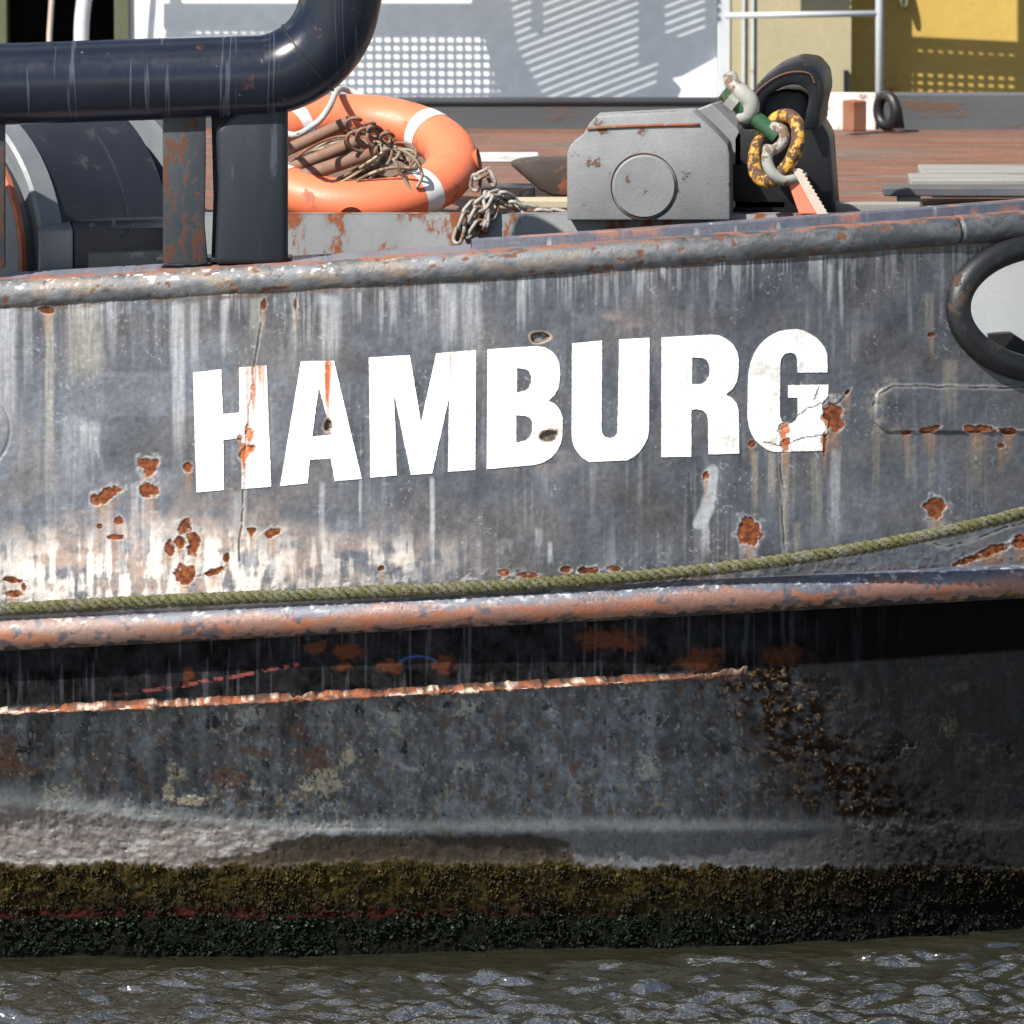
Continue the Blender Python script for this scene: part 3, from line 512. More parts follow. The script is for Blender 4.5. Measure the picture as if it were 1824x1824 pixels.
# weed and slime growing at the waterline
def weed(n, seed):
    rs = np.random.RandomState(seed); X = rs.uniform(-120, 1960, n); Y = 1543 + 152 * rs.rand(n) ** .9 - 22 * (fbm(X / 26, X * 0, 4, 98) - .4)
    c, r, dz = paint_counter(X, Y); B = P(X, Y, counter_Y(X, Y) - dz)
    L = rs.uniform(.003, .008, n) * (1 + .3 * (Y > 1635)) * (.45 + 1.3 * sst(.35, .7, fbm(X / 18, Y / 14, 3, 97))); ang = rs.uniform(-1.0, 1.0, n); out = rs.uniform(.3, 1.0, n); wd = L * rs.uniform(.25, .5, n)
    dirv = np.stack([np.sin(ang) * .6, -out, -.4 - rs.rand(n) * .6 + .8 * (rs.rand(n) > .7)], -1); dirv /= np.linalg.norm(dirv, axis=1)[:, None]
    side = np.stack([np.cos(ang), rs.uniform(-.3, .3, n), rs.uniform(-.5, .5, n)], -1)
    a = B + np.array([0, .002, 0]); v = np.stack([a - side * wd[:, None], a + side * wd[:, None], a + dirv * L[:, None] + side * wd[:, None] * .6, a + dirv * L[:, None] - side * wd[:, None] * .6 + np.array([0, 0, -.002])], 1)
    low = sst(1610, 1640, Y + 14 * (rs.rand(n) - .5)); base = np.stack([.06 + .06 * rs.rand(n), .044 + .042 * rs.rand(n), .008 + .008 * rs.rand(n)], -1) * ((.10 + .36 * rs.rand(n) ** 3) * (.4 + 1.2 * sst(.3, .7, fbm(X / 22, Y / 10, 3, 99))))[:, None] * (1.25 - .75 * sst(1545, 1620, Y))[:, None]
    gr = np.stack([.004 + .006 * rs.rand(n), .008 + .012 * rs.rand(n), .003 + .004 * rs.rand(n)], -1) * (.15 + rs.rand(n) ** 4)[:, None]; col = base * (1 - low[:, None]) + gr * low[:, None]
    gl = (rs.rand(n) > .93) & (np.abs(Y - 1636) < 10); col[gl] = (.06, .085, .045); col = col * (1 - .65 * sst(1000, 1600, X))[:, None]  # weed colour dimmed rightwards as well, the same painted falloff
    return v.reshape(-1, 3), np.arange(n * 4).reshape(n, 4), np.repeat(col, 4, 0)
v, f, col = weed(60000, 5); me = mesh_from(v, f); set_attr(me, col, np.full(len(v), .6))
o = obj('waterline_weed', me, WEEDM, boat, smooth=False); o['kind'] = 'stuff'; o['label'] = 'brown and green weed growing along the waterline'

# swept steel sections
def sweep(prof, pxs, cfun, Yfun, paint, name, parent, disp=None):
    prof = np.asarray(prof, float); C = P(pxs, cfun(pxs), Yfun(pxs)); T = np.gradient(C, axis=0); T[:, 2] = 0; T /= np.linalg.norm(T, axis=1)[:, None]
    N = np.stack([T[:, 1], -T[:, 0], 0 * T[:, 0]], -1); n = len(pxs); k = len(prof)
    W = C[:, None] + N[:, None] * prof[None, :, 0:1] + np.array([0, 0, 1.0]) * prof[None, :, 1:2]
    pn = np.roll(prof, -1, 0) - np.roll(prof, 1, 0); pn = np.stack([pn[:, 1], -pn[:, 0]], -1); pn /= np.linalg.norm(pn, axis=1)[:, None] + 1e-9
    Xg = np.repeat(pxs[:, None], k, 1); S = np.repeat(np.arange(k)[None] / k, n, 0); c, ro, dz = paint(Xg, S, W)
    W = W + (N[:, None] * pn[None, :, 0:1] + np.array([0, 0, 1.0]) * pn[None, :, 1:2]) * dz[..., None]
    idx = np.arange(n * k).reshape(n, k); nx = np.roll(idx, -1, 1); f = np.stack([idx[:-1], idx[1:], nx[1:], nx[:-1]], -1).reshape(-1, 4)
    me = mesh_from(W.reshape(-1, 3), f); set_attr(me, c, ro); bm = bmesh.new(); bm.from_mesh(me)
    bmesh.ops.recalc_face_normals(bm, faces=bm.faces); bm.to_mesh(me); bm.free(); return obj(name, me, RAILM, parent)
r = RAIL_R
arc = [(.004 + r * math.sin(a), -r * math.cos(a)) for a in np.linspace(0.05, math.pi * .93, 30)]
top = [(-.02 - .012 * i, r * 1.0 + .0015 * (i % 2)) for i in range(12)]
prof_rail = arc + [(0.006, r * 1.0)] + top + [(-.16, r * .9), (-.16, r * .45), (-.10, r * .4), (-.04, r * .3), (-.03, -r * .9)]
NARC = len(arc); NP = len(prof_rail)
def paint_rail(X, S, W):
    i = np.round(S * NP); th = np.clip(i / NARC, 0, 1); onarc = i < NARC; U = th * 85
    b = fbm(X / 60, U / 40, 4, 70); m1 = fbm(X / 14, U / 10, 4, 71); f1 = fbm(X / 5, U / 5, 3, 72)
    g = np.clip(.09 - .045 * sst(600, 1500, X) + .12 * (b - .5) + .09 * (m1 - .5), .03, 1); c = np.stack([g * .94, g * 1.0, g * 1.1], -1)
    tan = sst(.5, .68, fbm(X / 40, U / 14, 4, 73)); c = mixc(c, (.19, .13, .075), tan * .6 * sst(1500, 700, X))
    ru = sst(.80, .95, th + .22 * (m1 - .5)) * onarc; c = mixc(c, (.24, .095, .055), ru * .85 * sst(.36, .55, fbm(X / 30, U / 20, 3, 109)))
    chip = sst(.71, .76, fbm(X / 17, U / 12, 4, 74) + .05 * (th < .35)); c = mixc(c, (.15, .055, .028), chip * .8)
    pale = sst(.62, .72, fbm(X / 11, U / 7, 3, 75)) * sst(.5, .75, th) * sst(.97, .8, th) * sst(900, 500, X); c = mixc(c, (.6, .6, .6), pale * .8)
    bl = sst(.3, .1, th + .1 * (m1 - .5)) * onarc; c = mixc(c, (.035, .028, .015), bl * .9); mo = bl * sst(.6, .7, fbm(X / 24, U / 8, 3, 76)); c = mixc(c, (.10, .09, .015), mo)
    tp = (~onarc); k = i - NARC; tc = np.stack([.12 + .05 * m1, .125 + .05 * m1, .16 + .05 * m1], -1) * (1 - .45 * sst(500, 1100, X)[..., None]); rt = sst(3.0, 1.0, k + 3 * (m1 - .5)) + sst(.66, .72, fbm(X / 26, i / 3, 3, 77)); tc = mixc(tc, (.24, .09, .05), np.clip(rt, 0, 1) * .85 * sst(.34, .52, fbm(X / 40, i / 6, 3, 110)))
    c = np.where(tp[..., None], tc, c); dz = .0018 * (m1 - .5) + .0008 * (f1 - .5) - .0012 * chip
    seam = np.abs(X - 1702) < 3; c[seam] = (.012, .01, .01); dz = dz - .006 * seam
    return c, np.clip(.45 + .3 * (m1 - .5) + .4 * chip + .3 * ru, .28, .95), dz
PX3 = np.concatenate([np.linspace(-1100, -64, 60), np.arange(-60, 1884, 2.6), np.linspace(1888, 3000, 60)])
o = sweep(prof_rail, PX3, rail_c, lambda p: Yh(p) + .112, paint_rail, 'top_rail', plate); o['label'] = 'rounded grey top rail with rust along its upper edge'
# flat bar along the back of the cap, from the middle to the right
bar = [(-.020, r * .95), (-.024, r + .022), (-.030, r + .026), (-.06, r + .026), (-.064, r * .95)]
def paint_bar(X, S, W):
    m1 = fbm(X / 12, S * 9, 4, 78); c = np.stack([.03 + .06 * m1, .036 + .06 * m1, .06 + .07 * m1], -1); c = mixc(c, (.24, .10, .06), sst(.58, .66, fbm(X / 70, S * 4, 4, 79))); c = mixc(c, (.3, .29, .28), sst(.76, .8, fbm(X / 30, S * 5, 3, 80))); return c, np.full(X.shape, .5), .001 * (m1 - .5)
o = sweep(bar, PX3[PX3 > 842], rail_c, lambda p: Yh(p) + .112, paint_bar, 'cap_bar', plate); o.data.polygons.foreach_set('use_smooth', [False] * len(o.data.polygons))
r = RUB_R
prof_rub = [(r * math.sin(a) * 1.08, -r * math.cos(a)) for a in np.linspace(-0.25, math.pi + .3, 44)] + [(-.03, .8 * r), (-.03, -.8 * r)]
def paint_rub(X, S, W):
    th = np.clip(S * 46 / 44, 0, 1); U = th * 100; b = fbm(X / 70, U / 30, 4, 81); m1 = fbm(X / 15, U / 9, 4, 82); f1 = fbm(X / 5, U / 5, 3, 83)
    c = np.stack([.05 + .05 * m1, .058 + .05 * m1, .085 + .06 * m1], -1)
    lo = .26; hi = .60 + .12 * sst(450, 0, X); rm = sst(lo - .05, lo + .06, th + .3 * (m1 - .5)) * sst(hi + .05, hi - .05, th + .36 * (b - .5) + .15 * (m1 - .5))
    rc = np.stack([.195 + .06 * (f1 - .5), .092 + .03 * (f1 - .5) + .03 * sst(500, 0, X), .066 + .02 * (f1 - .5) + .03 * sst(500, 0, X)], -1); rc = mixc(rc, (.27, .085, .03), sst(.55, .68, b) * .8)
    c = c * (1 - rm[..., None]) + rc * rm[..., None]
    ch = sst(.66, .70, fbm(X / 20, U / 11, 4, 84)); c = mixc(c, (.045, .05, .065), ch * .85)
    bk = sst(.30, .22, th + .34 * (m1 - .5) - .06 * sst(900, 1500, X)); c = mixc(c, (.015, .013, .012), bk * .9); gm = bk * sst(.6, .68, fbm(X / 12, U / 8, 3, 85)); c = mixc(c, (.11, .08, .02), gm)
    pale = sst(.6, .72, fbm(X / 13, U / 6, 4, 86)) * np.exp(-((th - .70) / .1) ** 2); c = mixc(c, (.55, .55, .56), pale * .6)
    return c, np.clip(.34 + .22 * (m1 - .5) + .04 * rm + .4 * bk, .22, .95), .0012 * (m1 - .5) + .0004 * (f1 - .5) - .0006 * ch
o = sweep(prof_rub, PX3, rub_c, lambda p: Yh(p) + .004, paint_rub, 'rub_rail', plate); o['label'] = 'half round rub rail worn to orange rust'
# ledge: torn plate lap
prof_led = [(-.03, .014), (.010, .006), (.024, .001), (.027, -.003), (.024, -.007), (.005, -.010), (-.03, -.012)]
def paint_led(X, S, W):
    m1 = fbm(X / 10, S * 6, 4, 87); f1 = fbm(X / 4, S * 8, 3, 88); k = sst(1380, 1100, X + 80 * (m1 - .5))
    c = np.stack([.03 + .0 * m1, .025 + .0 * m1, .02 + .0 * m1], -1); c = mixc(c, (.14, .05, .025), k * .9 + .1); c = mixc(c, (.50, .41, .33), k * sst(.5, .58, fbm(X / 34, S * 3, 5, 93))); c = mixc(c, (.24, .075, .03), sst(.52, .6, fbm(X / 13, S * 4, 4, 94)) * k)
    c = mixc(c, (.06, .03, .02), sst(.6, .7, fbm(X / 22, S * 4, 3, 89))); return c, np.full(X.shape, .7), .012 * (fbm(X / 14, X * 0, 4, 91) - .5) + .005 * (f1 - .5) + .022 * (1 - k) + .008 * sst(.5, .7, fbm(X / 30, X * 0, 3, 92)) + .012 * np.exp(-((X - 533) / 14) ** 2)
o = sweep(prof_led, PX3[PX3 < 1330], ledge_c, lambda p: Yh(p) + .03, paint_led, 'plate_lap', counter); o['label'] = 'ragged rusted edge of a lapped hull plate'

# fairlead ring in the opening
mb = MB(); ring = []
for k in range(72):
    a = 2 * math.pi * k / 72; x = FX + (FA + 2) * math.cos(a); y = FY + (FB + 2) * math.sin(a); ring.append(V(x, y, float(plate_Y(x, y)) - .004))
mb.tube(ring, M(24), 20, closed=True); fair = mb.build('fairlead_ring', BLACKM, boat, smooth=True); fair['label'] = 'thick black oval fairlead ring let into the stern plating'

# ------------------------------------------------------------------ deck behind the stern
TY = 0.80; LIPZ = float(P(900, 381, TY)[2]); DECKZ = LIPZ - .035; COAMY = 3.85
m, t, b = newmat('rusty_deck_steel')
n1 = noise_node(t, 2.2, 7, .62, stretch=(.35, 3.5, 1)); n2 = noise_node(t, 9, 8, .7, stretch=(.3, 1.6, 1)); n3 = noise_node(t, 60, 4, .6)
c1 = ramp(t, n1, [(.3, (.06, .045, .035)), (.42, (.15, .065, .042)), (.5, (.17, .062, .036)), (.57, (.09, .065, .048)), (.7, (.19, .15, .11))])
c2 = mixrgb(t, ramp(t, n2, [(.45, 0.0), (.62, .75)]), c1, (.07, .035, .025)); c2 = mixrgb(t, ramp(t, n3, [(.6, 0.0), (.75, .5)]), c2, (.38, .34, .28))
t.links.new(c2, b.inputs['Base Color']); b.inputs['Roughness'].default_value = .75; bump(t, b, mixrgb(t, .5, n2, n3), .4, .006); DECKM = m
xr = float(P(1640, 400, TY)[0]); mb = MB(); mb.box(((xr - 3.0) / 2, TY + (COAMY - TY) / 2 + .02, DECKZ - .02), (xr + 3.0, COAMY - TY, .04)); mb.box(((xr + 3.6) / 2, (COAMY + 1.22) / 2 + .02, DECKZ - .0205), (3.6 - xr, COAMY - 1.22, .04)); dk = mb.build('trunk_deck', DECKM, boat)
mb = MB(); xl = float(P(330, 400, TY)[0]); mb.box(((xr + xl) / 2, TY, LIPZ - .33), (xr - xl, .014, .66)); mb.box(((xr + xl) / 2, TY + .016, LIPZ - .006), (xr - xl, .045, .012)); lip = mb.build('trunk_side', GREYS, boat); lip['label'] = 'light grey trunk side streaked with rust'
dx_ = np.linspace(-1100, 3000, 60); mz = WATER_Z + .84; a_ = P(dx_, rub_c(dx_), Yh(dx_) + .12); a_[:, 2] = mz; b_ = a_.copy(); b_[:, 1] = np.maximum(TY, a_[:, 1] + .05)
mb = MB(); mb.add(np.concatenate([a_, b_]).tolist(), [(i, i + 1, i + 61, i + 60) for i in range(59)]); mb.build('main_deck', DECKM, boat)
COAM = weathered('dark_coaming', (.075, .08, .085), (.045, .05, .06), rust=(.12, .07, .045), amt=.2, scale=5, rough=.6, grain=(.5, 1, 2))
COAMW = weathered('pale_coaming', (.72, .70, .66), (.62, .6, .55), amt=.12, scale=7, rough=.6)
zt = float(P(900, 180, COAMY)[2]); xa = float(P(1452, 200, COAMY)[0]); xb = float(P(1560, 200, COAMY)[0])
mb = MB(); mb.box(((xa - 3.0) / 2, COAMY, (zt + DECKZ - .05) / 2), (xa + 3.0, .05, zt - DECKZ + .05), bev=.006); mb.build('coaming', COAM, boat)
z2 = float(P(1700, 165, COAMY)[2])
mb = MB(); mb.box(((xa + xb) / 2, COAMY - .012, (z2 + DECKZ - .05) / 2), (xb - xa, .05, z2 - DECKZ + .05), bev=.006); mb.build('coaming', COAMW, boat)
mb = MB(); mb.box(((xb + 3.6) / 2, COAMY, (z2 + DECKZ - .05) / 2), (3.6 - xb, .05, z2 - DECKZ + .05), bev=.006); mb.build('coaming', COAM, boat)
# rolled edge of the far coaming
mb = MB(); mb.tube([(-3, COAMY - .02, zt), (xa, COAMY - .02, zt)], .014, 10); mb.build('coaming_edge', COAM, boat, smooth=True)
# small eye ring and rusty stub on the far coaming
mb = MB(); cx, cz = [float(q) for q in P(1580, 197, COAMY - .14)[[0, 2]]]
mb.tube([Vector((cx + M(15) * 1.12 * math.cos(a), COAMY - .14 - .03 * math.cos(a), cz + M(27) * 1.12 * math.sin(a))) for a in np.linspace(0, 2 * math.pi, 40, endpoint=False)], M(10) * 1.12, 12, closed=True)
mb.prism([V(1590, 165, COAMY - .15), V(1606, 190, COAMY - .15), V(1612, 229, COAMY - .15), V(1590, 229, COAMY - .15)], Vector((0, .03, 0)), .004)
mb.build('eye_ring', BLACKM, boat, smooth=True)
RUSTY = weathered('flat_rust', (.24, .10, .05), (.16, .08, .05), amt=.2, scale=14, rough=.85)
p0 = V(1522, 206, COAMY - .2); mb = MB(); mb.box(p0, (M(33), .06, M(62)), Quaternion((0, 0, 1), R(32)), .004); mb.build('stub_post', RUSTY, boat)

# grey guide block with round boss
BY = 0.74
out = [(1010, 392), (1010, 272), (1015, 260), (1024, 250), (1034, 244), (1041, 236), (1048, 222), (1062, 206), (1234, 198), (1272, 232), (1296, 258), (1300, 275), (1300, 392)]
mb = MB(); mb.prism([V(x, y, BY) for x, y in out], Vector((.012, .11, 0)), .005); blk = mb.build('guide_block', GREYP, boat, auto=40); blk['label'] = 'grey steel guide block with chamfered corners and round boss'
mb = MB(); ctr = V(1147, 332, BY); mb.lathe([(0, 0.0001), (.0, M(55)), (-.003, M(57)), (-.012, M(57.5))], ctr + Vector((0, -.008, 0)), (0, -1, 0), 64); mb.build('boss', GREYP, blk, auto=12)
mb = MB(); mb.tube([V(1147 + 59 * math.cos(a), 332 + 59 * math.sin(a), BY - .001) for a in np.linspace(0, 2 * math.pi, 64, endpoint=False)], .0016, 6, closed=True); mb.build('boss_seam', weathered('dark_seam', (.03, .02, .015), rust=(.14, .05, .025), amt=.4, scale=20, rough=.8), blk, smooth=True)
mb = MB(); mb.tube(spline([V(1046, 229, BY - .001), V(1100, 226, BY - .001), V(1180, 223, BY - .001), V(1246, 222, BY - .001)], 12), .0045, 8); mb.build('weld_bead', weathered('weld_rust', (.22, .2, .19), amt=.5, scale=30), blk, smooth=True)
mb = MB(); mb.prism([V(1236, 196, BY + .16), V(1268, 184, BY + .16), V(1322, 238, BY + .16), V(1322, 300, BY + .16), V(1300, 290, BY + .16)], Vector((.03, .1, 0)), .005); mb.build('stiffener', GREYP, blk)

# black towing eye
HY = .86
mb = MB(); body = [(1302, 385), (1302, 246), (1322, 206), (1352, 176), (1392, 158), (1430, 160), (1452, 182), (1460, 214), (1478, 244), (1488, 385)]
mb.prism([V(x, y, HY + .04) for x, y in body], Vector((.02, .2, 0)), .012); hook = mb.build('towing_eye', BLACKM, boat, auto=45); hook['label'] = 'heavy black steel towing eye carrying a shackle'
arch = [(1320, 232), (1322, 200), (1332, 172), (1352, 147), (1384, 124), (1416, 113), (1446, 117), (1464, 138), (1468, 168), (1460, 200), (1458, 232), (1428, 232), (1436, 196), (1440, 172), (1432, 156), (1412, 151), (1388, 158), (1366, 174), (1352, 198), (1350, 232)]
mb = MB(); mb.prism([V(x, y, HY - .07 + .0004 * (x - 1320)) for x, y in arch], Vector((.03, .13, .02)), .010); mb.build('hoop', BLACKM, hook, auto=35)
mb = MB(); mb.tube(spline([V(x, y, HY - .072 + .0004 * (x - 1320)) for x, y in ((1336, 180), (1356, 156), (1386, 136), (1416, 128), (1442, 132), (1452, 150))], 30), .0028, 8); mb.build('hoop_ridge', weathered('worn_ridge', (.05, .04, .04), rust=(.16, .07, .04), amt=.5, scale=30), hook, smooth=True)

# pale locker behind the fairlead
LOCK = weathered('pale_blue_grey_paint', (.74, .77, .80), (.70, .73, .76), amt=.03, scale=14, rough=.55, bstr=.3)
lx = np.linspace(1690, 2300, 26); ly = plate_Y(lx, 560 + 0 * lx) + .42; zA, zB = float(P(1780, 452, .6)[2]), float(P(1780, 720, .6)[2])
fr = P(lx, 560 + 0 * lx, ly); q_ = []
for (dy, z_) in ((0, zB), (0, zA), (.18, zA), (.18, zB)): w_ = fr.copy(); w_[:, 1] += dy; w_[:, 2] = z_; q_.append(w_)
mb = MB(); mb.add(np.concatenate(q_).tolist(), [(a * 26 + i, a * 26 + i + 1, ((a + 1) % 4) * 26 + i + 1, ((a + 1) % 4) * 26 + i) for a in range(4) for i in range(25)] + [(0, 26, 52, 78), (25, 51, 77, 103)])
lk = mb.build('locker', LOCK, boat, auto=30); lk['label'] = 'pale blue grey steel locker seen through the fairlead'
mb = MB(); mb.prism([V(1758, 594, ly[6] - .08), V(1800, 592, ly[6] - .08), V(1830, 612, ly[6] - .08), V(1830, 640, ly[6] - .08), V(1770, 640, ly[6] - .08)], Vector((0, .03, 0)), .003); mb.build('locker_foot', BLACKM, lk)

# towing rail: big black pipe on posts
PY = .16
PIPER = M(73)
mb = MB()
path = [V(x, 150 - .034 * x, PY) for x in (-900, -600, -300, -100, 0, 100, 200, 300, 380, 440)]
cen = V(455, -16, PY); rad = M(151)
c0 = V(455, 134.5, PY)
for k in range(1, 15):
    a = R(-90 + 80 * k / 14); path.append(cen + Vector((rad * math.cos(a) * 1.0, 0, rad * math.sin(a))))
e = path[-1]; path += [e + Vector((.012 * i, 0, .06 * i)) for i in range(1, 3)]
sp_ = spline(path, 160); mb.tube(sp_, PIPER, 40)
m, t, b = newmat('black_pipe_paint')
n1 = noise_node(t, 5, 6, .6); n2 = noise_node(t, 3.0, 3, .5, stretch=(9, .5, .5)); n3 = noise_node(t, 40, 4, .6); n4 = noise_node(t, 9, 9, .7)
c = mixrgb(t, n1, (.005, .007, .013), (.010, .013, .024)); sc = ramp(t, n2, [(.61, 0.0), (.635, .5), (.66, 0.0)]); c = mixrgb(t, sc, c, (.09, .10, .13))
c = mixrgb(t, ramp(t, n4, [(.62, 0.0), (.68, .8)]), c, (.09, .035, .022)); c = mixrgb(t, ramp(t, n3, [(.72, 0.0), (.76, .5)]), c, (.25, .2, .18)); t.links.new(c, b.inputs['Base Color'])
t.links.new(ramp(t, mixrgb(t, .5, n1, n3), [(.3, .16), (.7, .30)]), b.inputs['Roughness']); bump(t, b, mixrgb(t, .5, n4, n3), .12, .003); PIPEM = m
tow = mb.build('towing_rail', PIPEM, boat, smooth=True); tow['label'] = 'thick glossy black towing rail pipe bending upwards'
POSTM = weathered('dull_black_post', (.007, .010, .016), (.014, .018, .026), rust=(.05, .06, .08), amt=.16, scale=8, rough=.45, grain=(3, 3, .35), bstr=.3, spec=.35)
def post(poly_px, Yf, dep, mat, bev=.006):
    m_ = MB(); m_.prism([V(x, y, Yf) for x, y in poly_px], Vector((0, dep, 0)), bev); return m_.build('post', mat, tow, auto=40)
o = post([(290, 470), (290, 205), (366, 205), (366, 300), (364, 400), (370, 470)], PY - .035, .03, RUSTPOST, .004); o['label'] = 'rust-bitten flat black post'
mb = MB(); mb.prism([V(382, 472, PY - .045), V(388, 330, PY - .045), V(384, 232, PY - .045), V(400, 215, PY - .045), V(440, 185, PY - .045), V(512, 158, PY - .045), V(512, 472, PY - .045)], Vector((0, .10, 0)), .016); mb.build('post', POSTM, tow, auto=50)
mb = MB(); mb.prism([V(376, 470, PY + .06), V(380, 350, PY + .06), V(376, 200, PY + .06), V(440, 200, PY + .06), V(440, 470, PY + .06)], Vector((0, .02, 0)), .003); mb.build('gusset', POSTM, tow)
post([(-70, 478), (-70, 215), (9, 215), (9, 478)], PY - .03, .03, RUSTPOST)
mb = MB(); mb.tube([cen + Vector((math.cos(R(-52)) * (rad + PIPER * 1.01 * math.cos(a)), PIPER * 1.01 * math.sin(a), math.sin(R(-52)) * (rad + PIPER * 1.01 * math.cos(a)))) for a in np.linspace(0, 2 * math.pi, 48, endpoint=False)], .003, 6, closed=True); mb.build('weld_seam', BLACKM, tow, smooth=True)
mb = MB(); a0 = V(280, 464, PY + .03); a1 = V(520, 456, PY + .03); mb.box(((a0 + a1) / 2), ((a1 - a0).length, .10, .012), bev=.003); mb.build('foot_plate', BLACKM, tow)

# ------------------------------------------------------------------ winch
ax = Vector((-.777, -.629, 0)).normalized(); WR = M(262) * 1.03; wc = V(89, 432, 1.0)
win = empty('winch', (wc.x, wc.y, WATER_Z + .56), 'black deck winch with grey drum flanges standing behind the towing rail', 'winch')
GREYW = weathered('grey_winch_paint', (.17, .185, .20), (.11, .12, .135), amt=.08, scale=9, rough=.38)
DARKW = weathered('dark_winch_paint', (.008, .010, .016), (.014, .017, .026), rust=(.03, .035, .045), amt=.12, scale=9, rough=.42)
ORNG = weathered('orange_primer', (.42, .12, .05), (.3, .09, .04), amt=.2, scale=20, rough=.6)
k = lambda px: M(px) / .777
mb = MB(); mb.lathe([(-k(60), .01), (-k(60), WR), (k(10), WR), (k(10), WR * .985), (k(127), WR * .985), (k(127), WR * .9)], wc, ax, 96); mb.build('drum', DARKW, win, auto=30)
mb = MB(); mb.lathe([(-k(62), WR * .6), (-k(62), WR * 1.02), (-k(72), WR * 1.02), (-k(72), WR * .5)], wc + Vector((M(38), .05, -.02)), ax, 96); mb.build('rear_flange', GREYW, win, auto=30)
mb = MB(); mb.lathe([(k(128), .02), (k(128), WR * 1.0), (k(132), WR * 1.02), (k(166), WR * 1.02), (k(170), WR * .995), (k(170), .9 * WR), (k(186), .9 * WR)], wc, ax, 96); mb.build('brake_band', GREYW, win, auto=30)
mb = MB(); mb.lathe([(k(187), .02), (k(187), WR * .95), (k(190), WR * .97), (k(198), WR * .97), (k(200), WR * .95)], wc, ax, 96); mb.build('flange_edge', ORNG, win, auto=30)
mb = MB(); mb.lathe([(k(200), WR * .95), (k(201), WR * .945), (k(201), .02)], wc, ax, 96); mb.build('front_flange', GREYW, win, auto=30)
rq = Quaternion((0, 0, 1), R(20))
mb = MB(); mb.prism([V(130, 408, .36), V(300, 405, .36), V(300, 520, .36), V(130, 520, .36)], Vector((-.02, .3, 0)), .004); base = mb.build('winch_base', DARKW, win)
mb = MB(); mb.prism([V(70, 412, .345), V(130, 409, .345), V(130, 520, .345), V(70, 520, .345)], Vector((-.02, .25, 0)), .004); mb.build('end_plate', GREYW, base)  # sunlit end of the base, given lighter paint than its shaded front
for x in (165, 203, 240):
    mb = MB(); mb.lathe([(0, .0001), (0, .010), (.010, .010), (.010, .0001)], V(x, 407, .42), (0, 0, 1), 6); mb.lathe([(0, .005), (.022 if x == 203 else .014, .005), (.022 if x == 203 else .014, .0001)], V(x, 407, .42), (0, 0, 1), 8); mb.build('bolt', GREYW, base)

# ------------------------------------------------------------------ mooring rope along the rub rail
MOSS, t, b = newmat('mossy_rope')
n1 = noise_node(t, 26, 6, .65); n2 = noise_node(t, 170, 4, .6)
c = ramp(t, n1, [(.36, (.17, .165, .13)), (.5, (.12, .115, .05)), (.62, (.085, .085, .018)), (.75, (.16, .15, .06))]); c = mixrgb(t, ramp(t, n2, [(.35, 0.0), (.7, .75)]), c, (.03, .028, .014)); t.links.new(c, b.inputs['Base Color'])
b.inputs['Roughness'].default_value = .85; bump(t, b, n2, .9, .006)
pxs = np.linspace(-1000, 2500, 1500); pw = np.clip(pxs, None, 2100)
lift = .012 + .085 * sst(1150, 1900, pxs)
RC = P(pxs, np.where(pxs < 1824, rope_c(np.clip(pxs, 0, 1824)) + np.where(pxs < 0, -pxs * .05, 0), 914 - (pxs - 1824) * .25), Yh(pxs) - RUB_R * .35 - lift)
rope = empty('mooring_rope', RC[600].tolist(), 'mossy green twisted mooring rope lying along the rusty rub rail', 'rope')
dl = np.linalg.norm(np.diff(RC, axis=0), axis=1); s_ = np.concatenate([[0], np.cumsum(dl)]); T = np.gradient(RC, axis=0); T /= np.linalg.norm(T, axis=1)[:, None]
N1 = np.cross(T, [0, 0, 1.0]); N1 /= np.linalg.norm(N1, axis=1)[:, None]; N2 = np.cross(T, N1); rsr = np.random.RandomState(3)
for j in range(3):
    ph = 2 * math.pi * (s_ / .074 + j / 3); off = .0098
    pts = RC + N1 * (np.cos(ph) * off)[:, None] + N2 * (np.sin(ph) * off)[:, None]; rad_ = .0086 * (1 + .16 * (rsr.rand(len(pts)) - .5) + .2 * (vnoise(s_ / .03, s_ * 0 + j, 90) - .5))
    mb = MB(); mb.tube([Vector(p) for p in pts], list(rad_), 7); mb.build('strand', MOSS, rope, smooth=True)
# fibres and moss tufts standing off the rope
n = 9000; ii = rsr.randint(250, 1300, n); an = rsr.uniform(0, 2 * math.pi, n); d0 = N1[ii] * np.cos(an)[:, None] + N2[ii] * np.sin(an)[:, None]
bpt = RC[ii] + d0 * .0155 + T[ii] * rsr.uniform(-.004, .004, n)[:, None]; tip = bpt + d0 * rsr.uniform(.001, .005, n)[:, None] + T[ii] * rsr.uniform(-.007, .007, n)[:, None]; sd = np.cross(d0, T[ii]) * .0014 + T[ii] * .0014
vv = np.stack([bpt - sd, bpt + sd, tip], 1).reshape(-1, 3); me = mesh_from(vv, np.arange(n * 3).reshape(n, 3)); o = obj('moss_tufts', me, MOSS, rope, smooth=False); o['kind'] = 'stuff'

